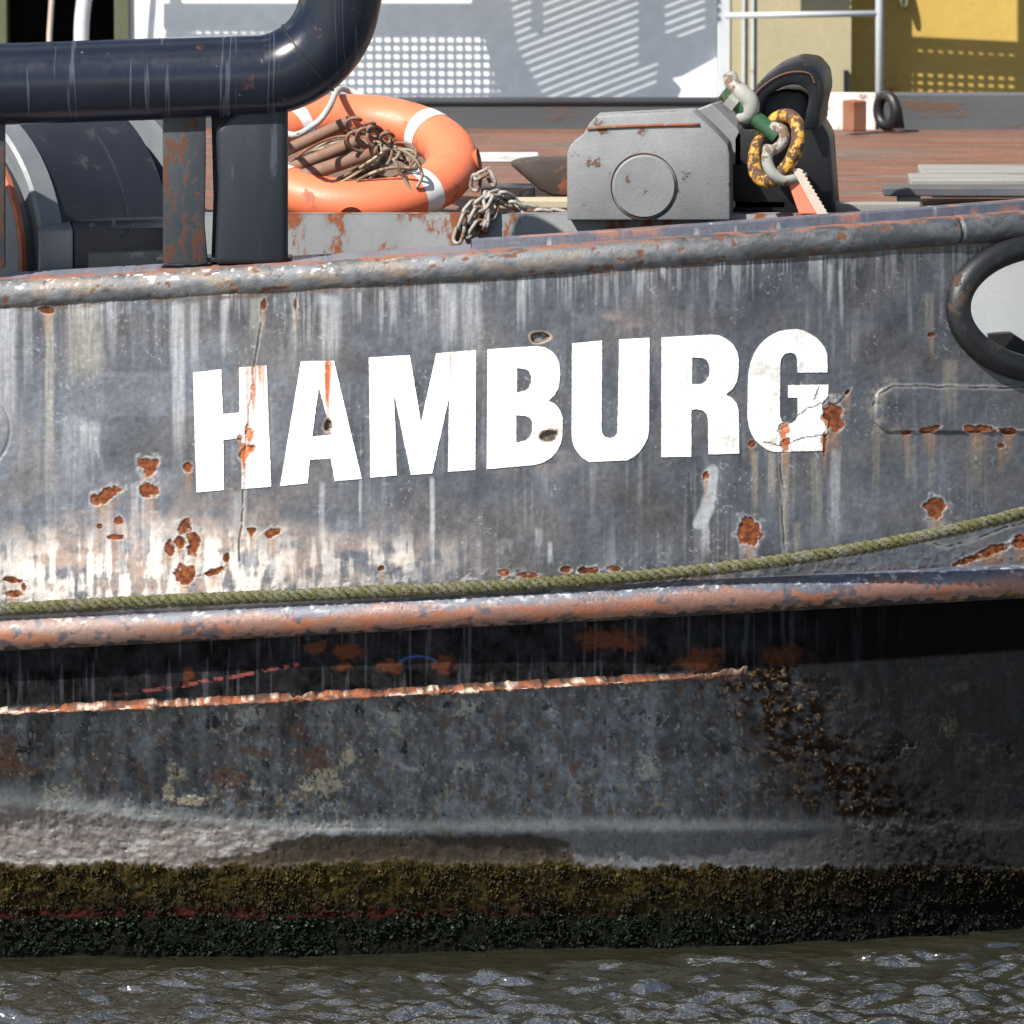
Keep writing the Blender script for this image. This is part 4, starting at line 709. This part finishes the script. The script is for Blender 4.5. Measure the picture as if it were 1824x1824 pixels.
# ------------------------------------------------------------------ lifebuoy and what lies in it
BUOYM = weathered('orange_buoy', (.70, .17, .075), (.62, .145, .065), rust=(.42, .14, .08), amt=.14, scale=10, rough=.45, bstr=.15)
TAPE = weathered('pale_reflective_tape', (.62, .63, .62), (.5, .5, .5), rust=(.3, .28, .25), amt=.12, scale=14, rough=.5, bstr=.1)
bc = V(634, 284, 1.2); BR, br = .268, .073
tilt = Quaternion((0, 0, 1), R(4)) @ Quaternion((1, 0, 0), R(21))
def tor(a, q, rr=br, squash=1.0): return bc + tilt @ Vector(((BR + rr * math.cos(q)) * math.cos(a), (BR + rr * math.cos(q)) * math.sin(a), rr * math.sin(q) * squash))
buoy = empty('lifebuoy', (bc.x, bc.y, DECKZ), 'orange lifebuoy with pale tape bands lying on deck beside the black post', 'lifebuoy')
def torus_part(a0, a1, rr, n, name, mat, closed=False):
    vs = []; seg = 28
    for i in range(n):
        a = a0 + (a1 - a0) * i / (n if closed else n - 1)
        for k_ in range(seg): vs.append(tor(a, 2 * math.pi * k_ / seg, rr, .86))
    fs = []
    for i in range(n if closed else n - 1):
        for k_ in range(seg): j = (i + 1) % n; fs.append((i * seg + k_, j * seg + k_, j * seg + (k_ + 1) % seg, i * seg + (k_ + 1) % seg))
    return MB().add(vs, fs).build(name, mat, buoy, smooth=True)
body_ = torus_part(0, 2 * math.pi, br, 160, 'ring_body', BUOYM, True)
for a in (R(38), R(128), R(218), R(-52)): torus_part(a - .09, a + .09, br * 1.022, 8, 'tape_band', TAPE)
WHROPE = weathered('dirty_white_rope', (.45, .45, .42), (.3, .3, .28), amt=.02, scale=40, rough=.9, bstr=.8)
mb = MB(); mb.tube(spline([tor(R(120 + 16), -.2, br * 1.05), tor(R(150), .9, br * 1.2), V(516, 240, .86), V(560, 222, .88), V(585, 194, .95), tor(R(95), .9, br * 1.12), tor(R(82), .3, br * 1.08)], 40), .009, 8); mb.build('grab_line', WHROPE, buoy, smooth=True)
for a in (R(-95), R(-8)):
    mb = MB(); c_ = tor(a, -.1 if a < -1 else .25, br * .985); dn = (c_ - (bc + tilt @ Vector((BR * math.cos(a), BR * math.sin(a), 0)))).normalized()
    mb.lathe([(.006, .034), (.0, .030), (-.012, .022), (-.016, .0001)], c_, dn, 28); mb.build('line_recess', ORNG, buoy, smooth=True)
RODM = weathered('brown_rod_rust', (.20, .11, .075), (.15, .085, .06), rust=(.28, .12, .06), amt=.25, scale=10, rough=.7)
rod_lab = ['uppermost rusty brown pipe lying inside the orange lifebuoy', 'middle rusty brown pipe lying inside the orange lifebuoy', 'lowest and longest rusty brown pipe lying inside the orange lifebuoy']
for (x0, y0, x1, y1, rr, yy), lb in zip([(440, 300, 622, 216, 11, 1.0), (440, 332, 640, 250, 11, .97), (430, 352, 662, 272, 13, .94)], rod_lab):
    a_, b_ = V(x0, y0, yy + .1), V(x1, y1, yy); mb = MB(); mb.tube([a_.lerp(b_, i / 6) for i in range(7)], M(rr) * 1.02, 18)
    tag(mb.build('rusty_pipe', RODM, None, auto=50), lb, 'pipe', 'pipes in the lifebuoy')
WIREM = weathered('dull_wire', (.32, .28, .20), (.2, .16, .11), rust=(.16, .09, .05), amt=.3, scale=20, rough=.5)
WIRER = weathered('rusty_wire', (.20, .13, .09), (.14, .09, .07), amt=.3, scale=20, rough=.7)
coil = empty('wire_coil', V(650, 330, 1.0).to_tuple(), 'tangle of dull coiled wire inside the orange lifebuoy', 'wire')
rg = random.Random(4)
for i in range(20):
    cx, cy = 600 + rg.uniform(-14, 14), 296 + rg.uniform(-8, 12); a_, b_ = 86 + rg.uniform(-16, 20), 36 + rg.uniform(-9, 10); ph = rg.uniform(-.15, .15); yy = .94 + rg.uniform(-.02, .03)
    pts = [V(cx + a_ * math.cos(q) * math.cos(ph - .28) - b_ * math.sin(q) * math.sin(ph - .28), cy + a_ * math.cos(q) * math.sin(ph - .28) + b_ * math.sin(q) * math.cos(ph - .28), yy + .16 - .14 * math.sin(q) + .012 * math.sin(3 * q + i)) for q in np.linspace(0, 2 * math.pi, 48, endpoint=False)]
    mb = MB(); mb.tube(pts, M(rg.uniform(2.2, 3.3)), 7, closed=True); mb.build('loop', WIREM if i % 3 else WIRER, coil, smooth=True)
for i in range(13):
    cx, cy = 692 + rg.uniform(-8, 8), 296 + rg.uniform(-8, 10); a_, b_ = 44 + rg.uniform(-12, 12), 24 + rg.uniform(-8, 8); ph = rg.uniform(-.5, .3); yy = .98 + rg.uniform(-.02, .03)
    pts = [V(cx + a_ * math.cos(q) * math.cos(ph) - b_ * math.sin(q) * math.sin(ph), cy + a_ * math.cos(q) * math.sin(ph) + b_ * math.sin(q) * math.cos(ph), yy + .1 - .08 * math.sin(q)) for q in np.linspace(0, 2 * math.pi, 40, endpoint=False)]
    mb = MB(); mb.tube(pts, M(rg.uniform(2.0, 3.0)), 7, closed=True); mb.build('loop', WIRER if i % 2 else WIREM, coil, smooth=True)
for (cx, cy, rr, ph) in ((632, 222, 15, 0), (655, 244, 20, .6), (668, 236, 14, 1), (676, 250, 22, 2), (640, 252, 22, 1.2), (690, 246, 12, .3), (660, 226, 10, 0)):
    mb = MB(); mb.tube([V(cx + rr * math.cos(q), cy + rr * .8 * math.sin(q + ph * .2), .92 + .02 * math.sin(q + ph)) for q in np.linspace(ph, ph + 5.6, 30)], M(3.4), 8); mb.build('curl', WIRER, coil, smooth=True)
for pts in ([(700, 282), (715, 310), (735, 345)], [(705, 262), (735, 280), (752, 310), (742, 335)], [(620, 345), (640, 320), (690, 300), (745, 300)], [(690, 230), (695, 250), (683, 270), (640, 300)]):
    mb = MB(); mb.tube(spline([V(x, y, .93) for x, y in pts], 20), M(3.2), 8); mb.build('loose_end', WIREM, coil, smooth=True)

# ------------------------------------------------------------------ chain over the trunk edge
CHM = weathered('old_chain', (.30, .28, .25), (.16, .15, .14), rust=(.2, .1, .06), amt=.28, scale=30, rough=.55)
la, lb_, lr = .028, .0135, .0055
lp = [Vector((la * (1 if math.cos(q) > 0 else -1) * .42 + lb_ * math.cos(q), lb_ * math.sin(q), 0)) for q in np.linspace(0, 2 * math.pi, 28, endpoint=False)]
LINK = mesh_from(*(lambda m_: (m_.v, m_.f))(MB().tube(lp, lr, 8, closed=True))); LINK.materials.append(CHM); LINK.polygons.foreach_set('use_smooth', [True] * len(LINK.polygons))
chain = empty('chain', V(860, 380, .82).to_tuple(), 'dull iron chain heaped over the grey trunk edge beside the lifebuoy', 'chain')
paths = [[(1008, 384, .86), (975, 378, .86), (930, 372, .84), (895, 355, .82), (870, 352, .79), (852, 372, .775), (838, 400, .775), (826, 432, .775)],
         [(880, 352, .84), (862, 350, .80), (842, 368, .78), (828, 386, .775), (820, 410, .775), (812, 436, .775)],
         [(925, 372, .86), (905, 350, .84), (880, 346, .80), (864, 372, .77), (856, 396, .77), (846, 410, .77), (840, 420, .775)],
         [(845, 336, .9), (850, 314, .88), (864, 304, .87), (876, 312, .86), (880, 334, .86)], [(862, 356, .80), (868, 382, .77), (866, 405, .77), (872, 400, .77), (874, 372, .785), (890, 358, .80)]]
for pi, pth in enumerate(paths):
    sp = spline([V(*q) for q in pth], 300); step = .040; acc = 0; last = sp[0]; cnt = 0
    for i in range(1, 300):
        acc += (sp[i] - sp[i - 1]).length
        if acc >= step:
            acc = 0; tdir = (sp[i] - last).normalized(); mid = (sp[i] + last) / 2; last = sp[i]; cnt += 1
            q = tdir.to_track_quat('X', 'Z') @ Quaternion((1, 0, 0), R(35 + 90 * (cnt % 2) + rg.uniform(-12, 12)))
            o = bpy.data.objects.new('link', LINK); COL.objects.link(o); o.parent = chain
            o.matrix_parent_inverse = WORLD_OF[chain.name].inverted(); o.matrix_basis = Matrix.Translation(mid) @ q.to_matrix().to_4x4()

# ------------------------------------------------------------------ shackles, yellow link and strap at the towing eye
SHM = weathered('galvanised_grey', (.32, .32, .29), (.22, .22, .2), rust=(.16, .10, .06), amt=.2, scale=16, rough=.5)
GRN = weathered('green_pin_paint', (.022, .085, .035), (.015, .06, .028), rust=(.13, .13, .07), amt=.2, scale=20, rough=.45)
YEL = weathered('worn_yellow_paint', (.56, .28, .025), (.42, .2, .025), rust=(.09, .045, .03), amt=.42, scale=26, rough=.5)
SY = .72
shk = empty('bow_shackle', V(1330, 200, SY).to_tuple(), 'big pale grey shackle with green pin hanging on the black towing eye', 'shackle')
mb = MB(); mb.tube(spline([V(1300, 134, SY + .02), V(1306, 152, SY), V(1322, 166, SY - .01), V(1336, 182, SY - .012), V(1334, 202, SY - .01), V(1316, 212, SY)], 30), [M(13 + 4 * math.sin(i / 29 * math.pi)) for i in range(30)], 14); mb.build('bow_lug', SHM, shk, smooth=True)
mb = MB(); mb.tube(spline([V(1376, 226, SY - .02), V(1394, 232, SY - .04), V(1396, 250, SY - .05), V(1380, 266, SY - .04), V(1364, 266, SY - .02)], 24), M(10), 12); mb.build('bow', SHM, shk, smooth=True)
d_ = (V(1384, 240, SY - .015) - V(1296, 168, SY)).normalized()
mb = MB(); mb.tube([V(1292, 166, SY), V(1340, 206, SY - .005), V(1384, 242, SY - .015)], M(15), 18); mb.build('pin', GRN, shk, auto=50)
mb = MB(); mb.lathe([(-.014, .0001), (-.014, .026), (.016, .026), (.016, .0001)], V(1304, 180, SY - .006), d_, 6); mb.build('nut', SHM, shk)
mb = MB(); mb.lathe([(-.012, .0001), (-.010, .020), (0, .020)], V(1293, 168, SY - .002), d_, 14); mb.build('pin_end', GRN, shk)
lk_ = []
for q in np.linspace(0, 2 * math.pi, 48, endpoint=False):
    u, v_ = 62 * math.sin(q), 33 * math.cos(q); th = R(24); lk_.append(V(1383 + u * math.sin(th) + v_ * math.cos(th), 264 - u * math.cos(th) + v_ * math.sin(th), SY - .02 - .04 * math.cos(q)))
mb = MB(); mb.tube(lk_, M(13), 14, closed=True); tag(mb.build('chain_link', YEL, None, smooth=True), 'worn yellow oval lifting link below the green shackle pin', 'link')
mb = MB(); mb.tube(spline([V(1374, 262, SY - .05), V(1366, 282, SY - .06), V(1374, 306, SY - .065), V(1394, 320, SY - .06), V(1416, 316, SY - .05), V(1434, 316, SY - .04)], 30), M(11), 12)
tag(mb.build('small_shackle', SHM, None, smooth=True), 'small pale grey shackle joining the yellow link and the red strap', 'shackle')
STR = weathered('red_strap_webbing', (.72, .20, .12), (.62, .17, .10), amt=.02, scale=20, rough=.8, bstr=.2)
STW = weathered('white_strap_webbing', (.58, .50, .42), (.48, .40, .34), amt=.02, scale=20, rough=.85)
st = empty('lifting_strap', V(1440, 380, .66).to_tuple(), 'red and white webbing strap running down from the small shackle', 'strap')
mb = MB(); mb.prism([V(1398, 310, .665), V(1420, 300, .665), V(1472, 382, .66), V(1424, 382, .66)], Vector((0, .02, 0)), .004); mb.build('webbing', STR, st)
mb = MB()
edge_ = [V(1410, 300, .655)]; n_ = 12
for i in range(n_):
    u0 = i / n_; edge_.append(V(1424 + 52 * u0, 300 + 84 * u0, .655)); edge_.append(V(1431 + 52 * u0 - 3 * u0, 304 + 84 * u0, .655))
edge_ += [V(1478, 386, .655), V(1458, 386, .655)]; mb.prism(edge_, Vector((0, .012, 0))); mb.build('sewn_edge', STW, st)

# ------------------------------------------------------------------ timbers and odds and ends on the deck
def plank(name, x0, x1, y0, y1, Yf, dep, mat, label, cat, rz=0.0):
    a_, b_ = V(x0, y1, Yf), V(x1, y0, Yf); h = abs(float(P(x0, y0, Yf)[2]) - a_.z)
    mb = MB(); mb.box(((a_.x + b_.x) / 2, Yf + dep / 2, a_.z + h / 2), (b_.x - a_.x, dep, h), Quaternion((0, 0, 1), rz), .004); return tag(mb.build(name, mat, None), label, cat)
WOODG = weathered('silvered_timber', (.24, .23, .21), (.17, .165, .15), rust=(.1, .08, .06), amt=.12, scale=9, rough=.8, grain=(.25, 2, 3))
WOODY = weathered('pale_timber', (.42, .37, .24), (.32, .28, .19), rust=(.14, .1, .06), amt=.12, scale=9, rough=.8, grain=(.25, 2, 3))
plank('timber_beam', 880, 1400, 357, 372, .90, .10, WOODY, 'pale yellowish timber beam lying along the deck edge behind the chain', 'beam')
plank('timber_board', 1640, 2100, 305, 322, 1.6, .22, WOODG, 'silvery weathered board on top of the timber at right', 'board')
plank('timber_board', 1622, 2100, 320, 336, 1.36, .20, WOODG, 'grey weathered board lying below the silvery one at right', 'board')
plank('steel_plank', 1574, 2100, 334, 350, 1.24, .10, weathered('dark_plank', (.06, .062, .07), (.09, .09, .095), amt=.08, scale=10, rough=.5), 'dark steel plank lying in front of the grey boards', 'plank')
plank('timber_bearer', 1600, 1640, 348, 366, 1.25, .12, WOODG, 'short bearer under the dark steel plank', 'bearer')
plank('timber_beam', 1480, 1640, 362, 380, .92, .05, WOODG, 'low grey timber along the deck edge right of the towing eye', 'beam')
CANV = weathered('dark_brown_steel', (.035, .025, .02), (.055, .04, .03), amt=.2, scale=9, rough=.6)
mb = MB(); mb.prism([V(908, 292, 1.25), V(925, 286, 1.25), V(960, 282, 1.25), V(1060, 281, 1.25), V(1060, 350, 1.25), V(985, 350, 1.25), V(960, 338, 1.25), V(930, 312, 1.25)], Vector((.0, .3, -.02)), .008)
tag(mb.build('steel_cowl', CANV, None, auto=45), 'dark brown curved steel cowl between the lifebuoy and the grey block', 'cowl')
mb = MB(); mb.box(V(905, 340, 1.12), (M(100), .1, M(22)), bev=.004); tag(mb.build('steel_bar', BLACKM, None), 'short black steel bar lying behind the heaped chain', 'bar')
plank('steel_strip', 830, 960, 285, 290, 1.6, .25, weathered('pale_strip', (.5, .5, .48), amt=.1, scale=10), 'pale flat strip on the rusty deck left of the brown cowl', 'strip')

# ------------------------------------------------------------------ deckhouse, cabinet and container behind
WY = 5.5
WHITE = weathered('white_wall_paint', (.84, .85, .86), (.81, .82, .83), rust=(.5, .5, .48), amt=.02, scale=3, rough=.5, bstr=.1)
GREYL = weathered('light_grey_trim', (.5, .52, .54), (.45, .47, .5), amt=.03, scale=8, rough=.45)
CREAM = weathered('cream_paint', (.36, .315, .19), (.32, .28, .17), amt=.02, scale=5, rough=.55)
YELW = weathered('yellow_container_paint', (.48, .33, .075), (.44, .29, .065), amt=.02, scale=5, rough=.5, bstr=.1)
OLIVE = weathered('olive_trim', (.085, .09, .05), (.07, .075, .04), amt=.04, scale=8, rough=.6)
DARKB = weathered('dark_interior', (.014, .009, .006), (.01, .006, .005), amt=.02, scale=6, rough=.8)  # doorway shade put into the colour; sun would reach inside
def wallbox(px0, px1, Yf, dep, z0, z1, bev=.0): 
    x0, x1 = float(P(px0, 100, Yf)[0]), float(P(px1, 100, Yf)[0]); return MB().box(((x0 + x1) / 2, Yf + dep / 2, (z0 + z1) / 2), (x1 - x0, dep, z1 - z0), bev=bev)
zb, ztop = WATER_Z - .2, 4.6
hx = V(600, 180, WY)
house = empty('deckhouse', (hx.x, WY, WATER_Z), 'white deckhouse wall with dark doorway standing behind the workboat', 'building')
wallbox(232, 1276, WY, .12, zb, ztop).build('wall', WHITE, house)
wallbox(1278, 1301, WY - .03, .12, zb, ztop, .004).build('corner_post', GREYL, house)
wallbox(204, 231, WY - .02, .15, zb, ztop, .004).build('door_frame', OLIVE, house)
wallbox(-1400, 13, WY - .02, .15, zb, ztop, .004).build('door_frame', OLIVE, house)
wallbox(-60, 300, WY + 1.3, .05, zb, ztop).build('cabin_interior', DARKB, house)
mb = wallbox(-62, -2, WY + .14, 1.2, zb, ztop); mb.build('interior_side', DARKB, house)
mb = wallbox(215, 260, WY + .14, 1.2, zb, ztop); mb.build('interior_side', DARKB, house)
mb = MB().box((float(P(100, 50, WY)[0]), WY + .7, ztop - .3), (.6, 1.3, .05)); mb.build('interior_ceiling', DARKB, house)
mb = MB(); mb.tube(spline([V(147, 300, WY - .25), V(146, 160, WY - .25), V(145, 60, WY - .25), V(150, 0, WY - .25), V(165, -70, WY - .25), V(190, -140, WY - .25)], 40), M(16), 18)
tag(mb.build('vent_pipe', weathered('white_pipe', (.7, .71, .72), amt=.02, rough=.35), None, smooth=True), 'white curved pipe rising in front of the dark doorway', 'pipe')
mb = MB(); mb.tube([V(86, 260, WY - .3), V(88, 60, WY - .3), V(96, -60, WY - .3), V(112, -260, WY - .3)], M(5.5), 12)
tag(mb.build('thin_pole', weathered('pinkish_pole', (.55, .44, .38), amt=.04, rough=.5), None, smooth=True), 'thin pinkish pole in front of the dark doorway', 'pole')
cab = empty('cabinet', (float(P(1410, 100, WY)[0]), WY, WATER_Z), 'cream painted steel cabinet between the white wall and the yellow container', 'cabinet')
wallbox(1303, 1516, WY - .05, 1.0, zb, ztop).build('cabinet_body', CREAM, cab)
wallbox(1503, 1511, WY - .066, .012, float(P(1500, 160, WY)[2]), float(P(1500, 122, WY)[2])).build('latch', BLACKM, cab)
for x in (1324, 1340): wallbox(x - 2.5, x + 2.5, WY - .062, .01, zb, ztop).build('trim_strip', GREYL, cab)
con = empty('container', (float(P(1720, 100, WY)[0]), WY + .2, WATER_Z), 'yellow steel container wall at the upper right', 'container')
wallbox(1516, 2600, WY + .17, 1.2, zb, ztop).build('container_wall', YELW, con)
mb = MB(); mb.tube(spline([V(1606, -40, WY + .15), V(1605, -2, WY + .12), V(1611, 14, WY + .12), V(1616, 2, WY + .13), V(1615, -30, WY + .15)], 20), .006, 8); mb.build('lashing_hook', OLIVE, con, smooth=True)
RAILG = weathered('galvanised_rail', (.42, .44, .47), (.36, .38, .41), amt=.03, scale=10, rough=.4)
gr = empty('guard_rail', V(1568, 165, WY - .35).to_tuple(), 'grey tubular guard rail in front of the cream cabinet', 'railing')
ry = WY - .35
mb = MB(); mb.tube([V(1566, 400, ry), V(1567, -400, ry)], M(8.5), 14); mb.build('post', RAILG, gr, smooth=True)
mb = MB(); mb.tube([V(1292, 28, ry), V(1566, 24, ry)], M(6.5), 12); mb.build('rail', RAILG, gr, smooth=True)
mb = MB(); mb.tube([V(1840, 400, ry), V(1835, -400, ry)], M(8.5), 14); mb.build('post', RAILG, gr, smooth=True)

# open gratings of the gangway above (out of the picture): they stand where the sun throws their shade on the walls
def shade_panel(name, rects, polys, Yw, dist, label, cat):
    mb = MB(); off = -LDIR * dist
    def q(x, y): return V(x, y, Yw) + off
    for (x0, y0, x1, y1, wd) in rects:
        d = Vector((x1 - x0, y1 - y0)).normalized(); nx, ny = -d.y * wd / 2, d.x * wd / 2
        mb.prism([q(x0 + nx, y0 + ny), q(x1 + nx, y1 + ny), q(x1 - nx, y1 - ny), q(x0 - nx, y0 - ny)], Vector((0, .006, 0)))
    for pl in polys: mb.prism([q(x, y) for x, y in pl], Vector((0, .01, 0)))
    xs_ = [p[0] for pl in polys for p in pl]
    for x in (min(xs_) + 20, max(xs_) - 20):              # hanger arms back to the wall
        a_ = q(x, -75); mb.box((a_.x, (a_.y + Yw) / 2, a_.z), (.03, Yw - a_.y, .03)); mb.prism([q(x - 8, -90), q(x + 8, -90), q(x + 8, 60), q(x - 8, 60)], Vector((0, .012, 0)))
    return tag(mb.build(name, RAILG, None), label, cat)
rects = []
for x in range(300, 880, 16): rects.append((x, 58, x, 182, 3.2))
for y in range(66, 190, 15): rects.append((296, y, 868 + (y - 60) * .5, y, 3.2))
for i, x in enumerate(range(884, 960, 16)): rects.append((x, 70 + i * 30, x, 182, 3.2)) if i < 4 else None
shade_panel('mesh_panel', rects, [[(296, 13), (845, 13), (846, -60), (860, -60), (862, 13), (905, 15), (905, 62), (296, 56)], [(855, 55), (905, 55), (980, 190), (930, 190)]], WY, .60, 'wire mesh railing panel of the gangway overhead', 'railing')
rects = []
for i in range(-16, 15):
    y = 62 + i * 15.2; xs_ = 880 if y + 38 <= 198 else 880 + (y + 38 - 198) / .387; rects.append((xs_, min(y + 38, 198), 1185, y - 80, 6.8)) if xs_ < 1150 else None
for i in range(-14, 6): y = 10 + i * 15.2; rects.append((1140, y + 30, 1300, y - 30, 6.8))
shade_panel('slatted_gangway', rects, [[(862, -80), (900, -80), (918, 60), (946, 180), (900, 180), (870, 90)], [(1128, -120), (1150, -120), (1176, 30), (1200, 100), (1198, 190), (1170, 190), (1178, 110), (1160, 40)], [(1176, 78), (1290, 62), (1290, 96), (1216, 136), (1200, 140)], [(1120, 185), (1150, 165), (1200, 145), (1215, 160), (1195, 200), (1120, 215)]], WY, .62, 'slatted gangway section overhead', 'gangway')
rects = []
for x in range(1560, 2100, 18): rects.append((x, 118 + (x - 1620) * .045, x, 190, 6))
for y in range(128, 190, 14): rects.append((1620, y, 2100, y + 20, 5))
for x in range(1560, 2100, 18): rects.append((x, 78 + (x - 1605) * .05, x, 104 + (x - 1605) * .05, 7))
shade_panel('toe_board_grating', rects, [[(1540, 68), (2100, 96), (2100, 112), (1540, 84)], [(1540, 95), (2100, 121), (2100, 143), (1540, 117)], [(1540, 117), (1622, 118), (1622, 190), (1540, 190)]], WY + .17, .60, 'toe board and grating of the walkway overhead', 'walkway')

# ------------------------------------------------------------------ water
xs = np.concatenate([-np.geomspace(2.3, 1500, 40)[::-1], np.arange(-2.28, 2.281, .0085), np.geomspace(2.3, 1500, 40)])
ys = np.concatenate([-np.geomspace(2.4, 1500, 40)[::-1], np.arange(-2.39, .75, .0085), np.geomspace(.76, 1500, 40)])
X, Y = np.meshgrid(xs, ys, indexing='ij'); Z = np.zeros(X.shape); rw = np.random.RandomState(12)
fade = np.exp(-np.clip(np.maximum(np.abs(X) - 2.3, np.maximum(-2.4 - Y, Y - .75)), 0, None) * 1.5)
wxp = X + .05 * (fbm(X / .3, Y / .3, 2, 95) - .5); wyp = Y + .05 * (fbm(X / .3 + 9, Y / .3, 2, 96) - .5)
for i in range(70):
    lam = .045 * (.34 / .045) ** rw.rand(); th = R(rw.normal(88, 24)); kx, ky = math.cos(th) * 2 * math.pi / lam, math.sin(th) * 2 * math.pi / lam
    A = .0105 * lam ** .95 * (1.0 + .4 * rw.rand()); p = kx * wxp + ky * wyp + rw.rand() * 6.28
    Z += A * (np.sin(p) + .18 * np.cos(2 * p))
lee = .22 + .78 * sst(.22 + np.clip(.05 * np.clip(X + .9, 0, 4) ** 2.8, 0, 2), -.12 + np.clip(.05 * np.clip(X + .9, 0, 4) ** 2.8, 0, 2), Y)
v, f = grid_mesh(X, Y, np.stack([X, Y, WATER_Z + Z * fade * lee], -1)); me = mesh_from(v, f)
m, t, b = newmat('river_water'); b.inputs['Base Color'].default_value = (.017, .0165, .0105, 1); b.inputs['Roughness'].default_value = .04; b.inputs['IOR'].default_value = 3.0
n1 = noise_node(t, 15, 4, .55, stretch=(.6, 1.0, 1)); bump(t, b, n1, .8, .026)
wt = obj('water', me, m, None); tag(wt, kind='structure')
for o in bpy.data.objects:
    if '_base' in o.keys(): del o['_base']
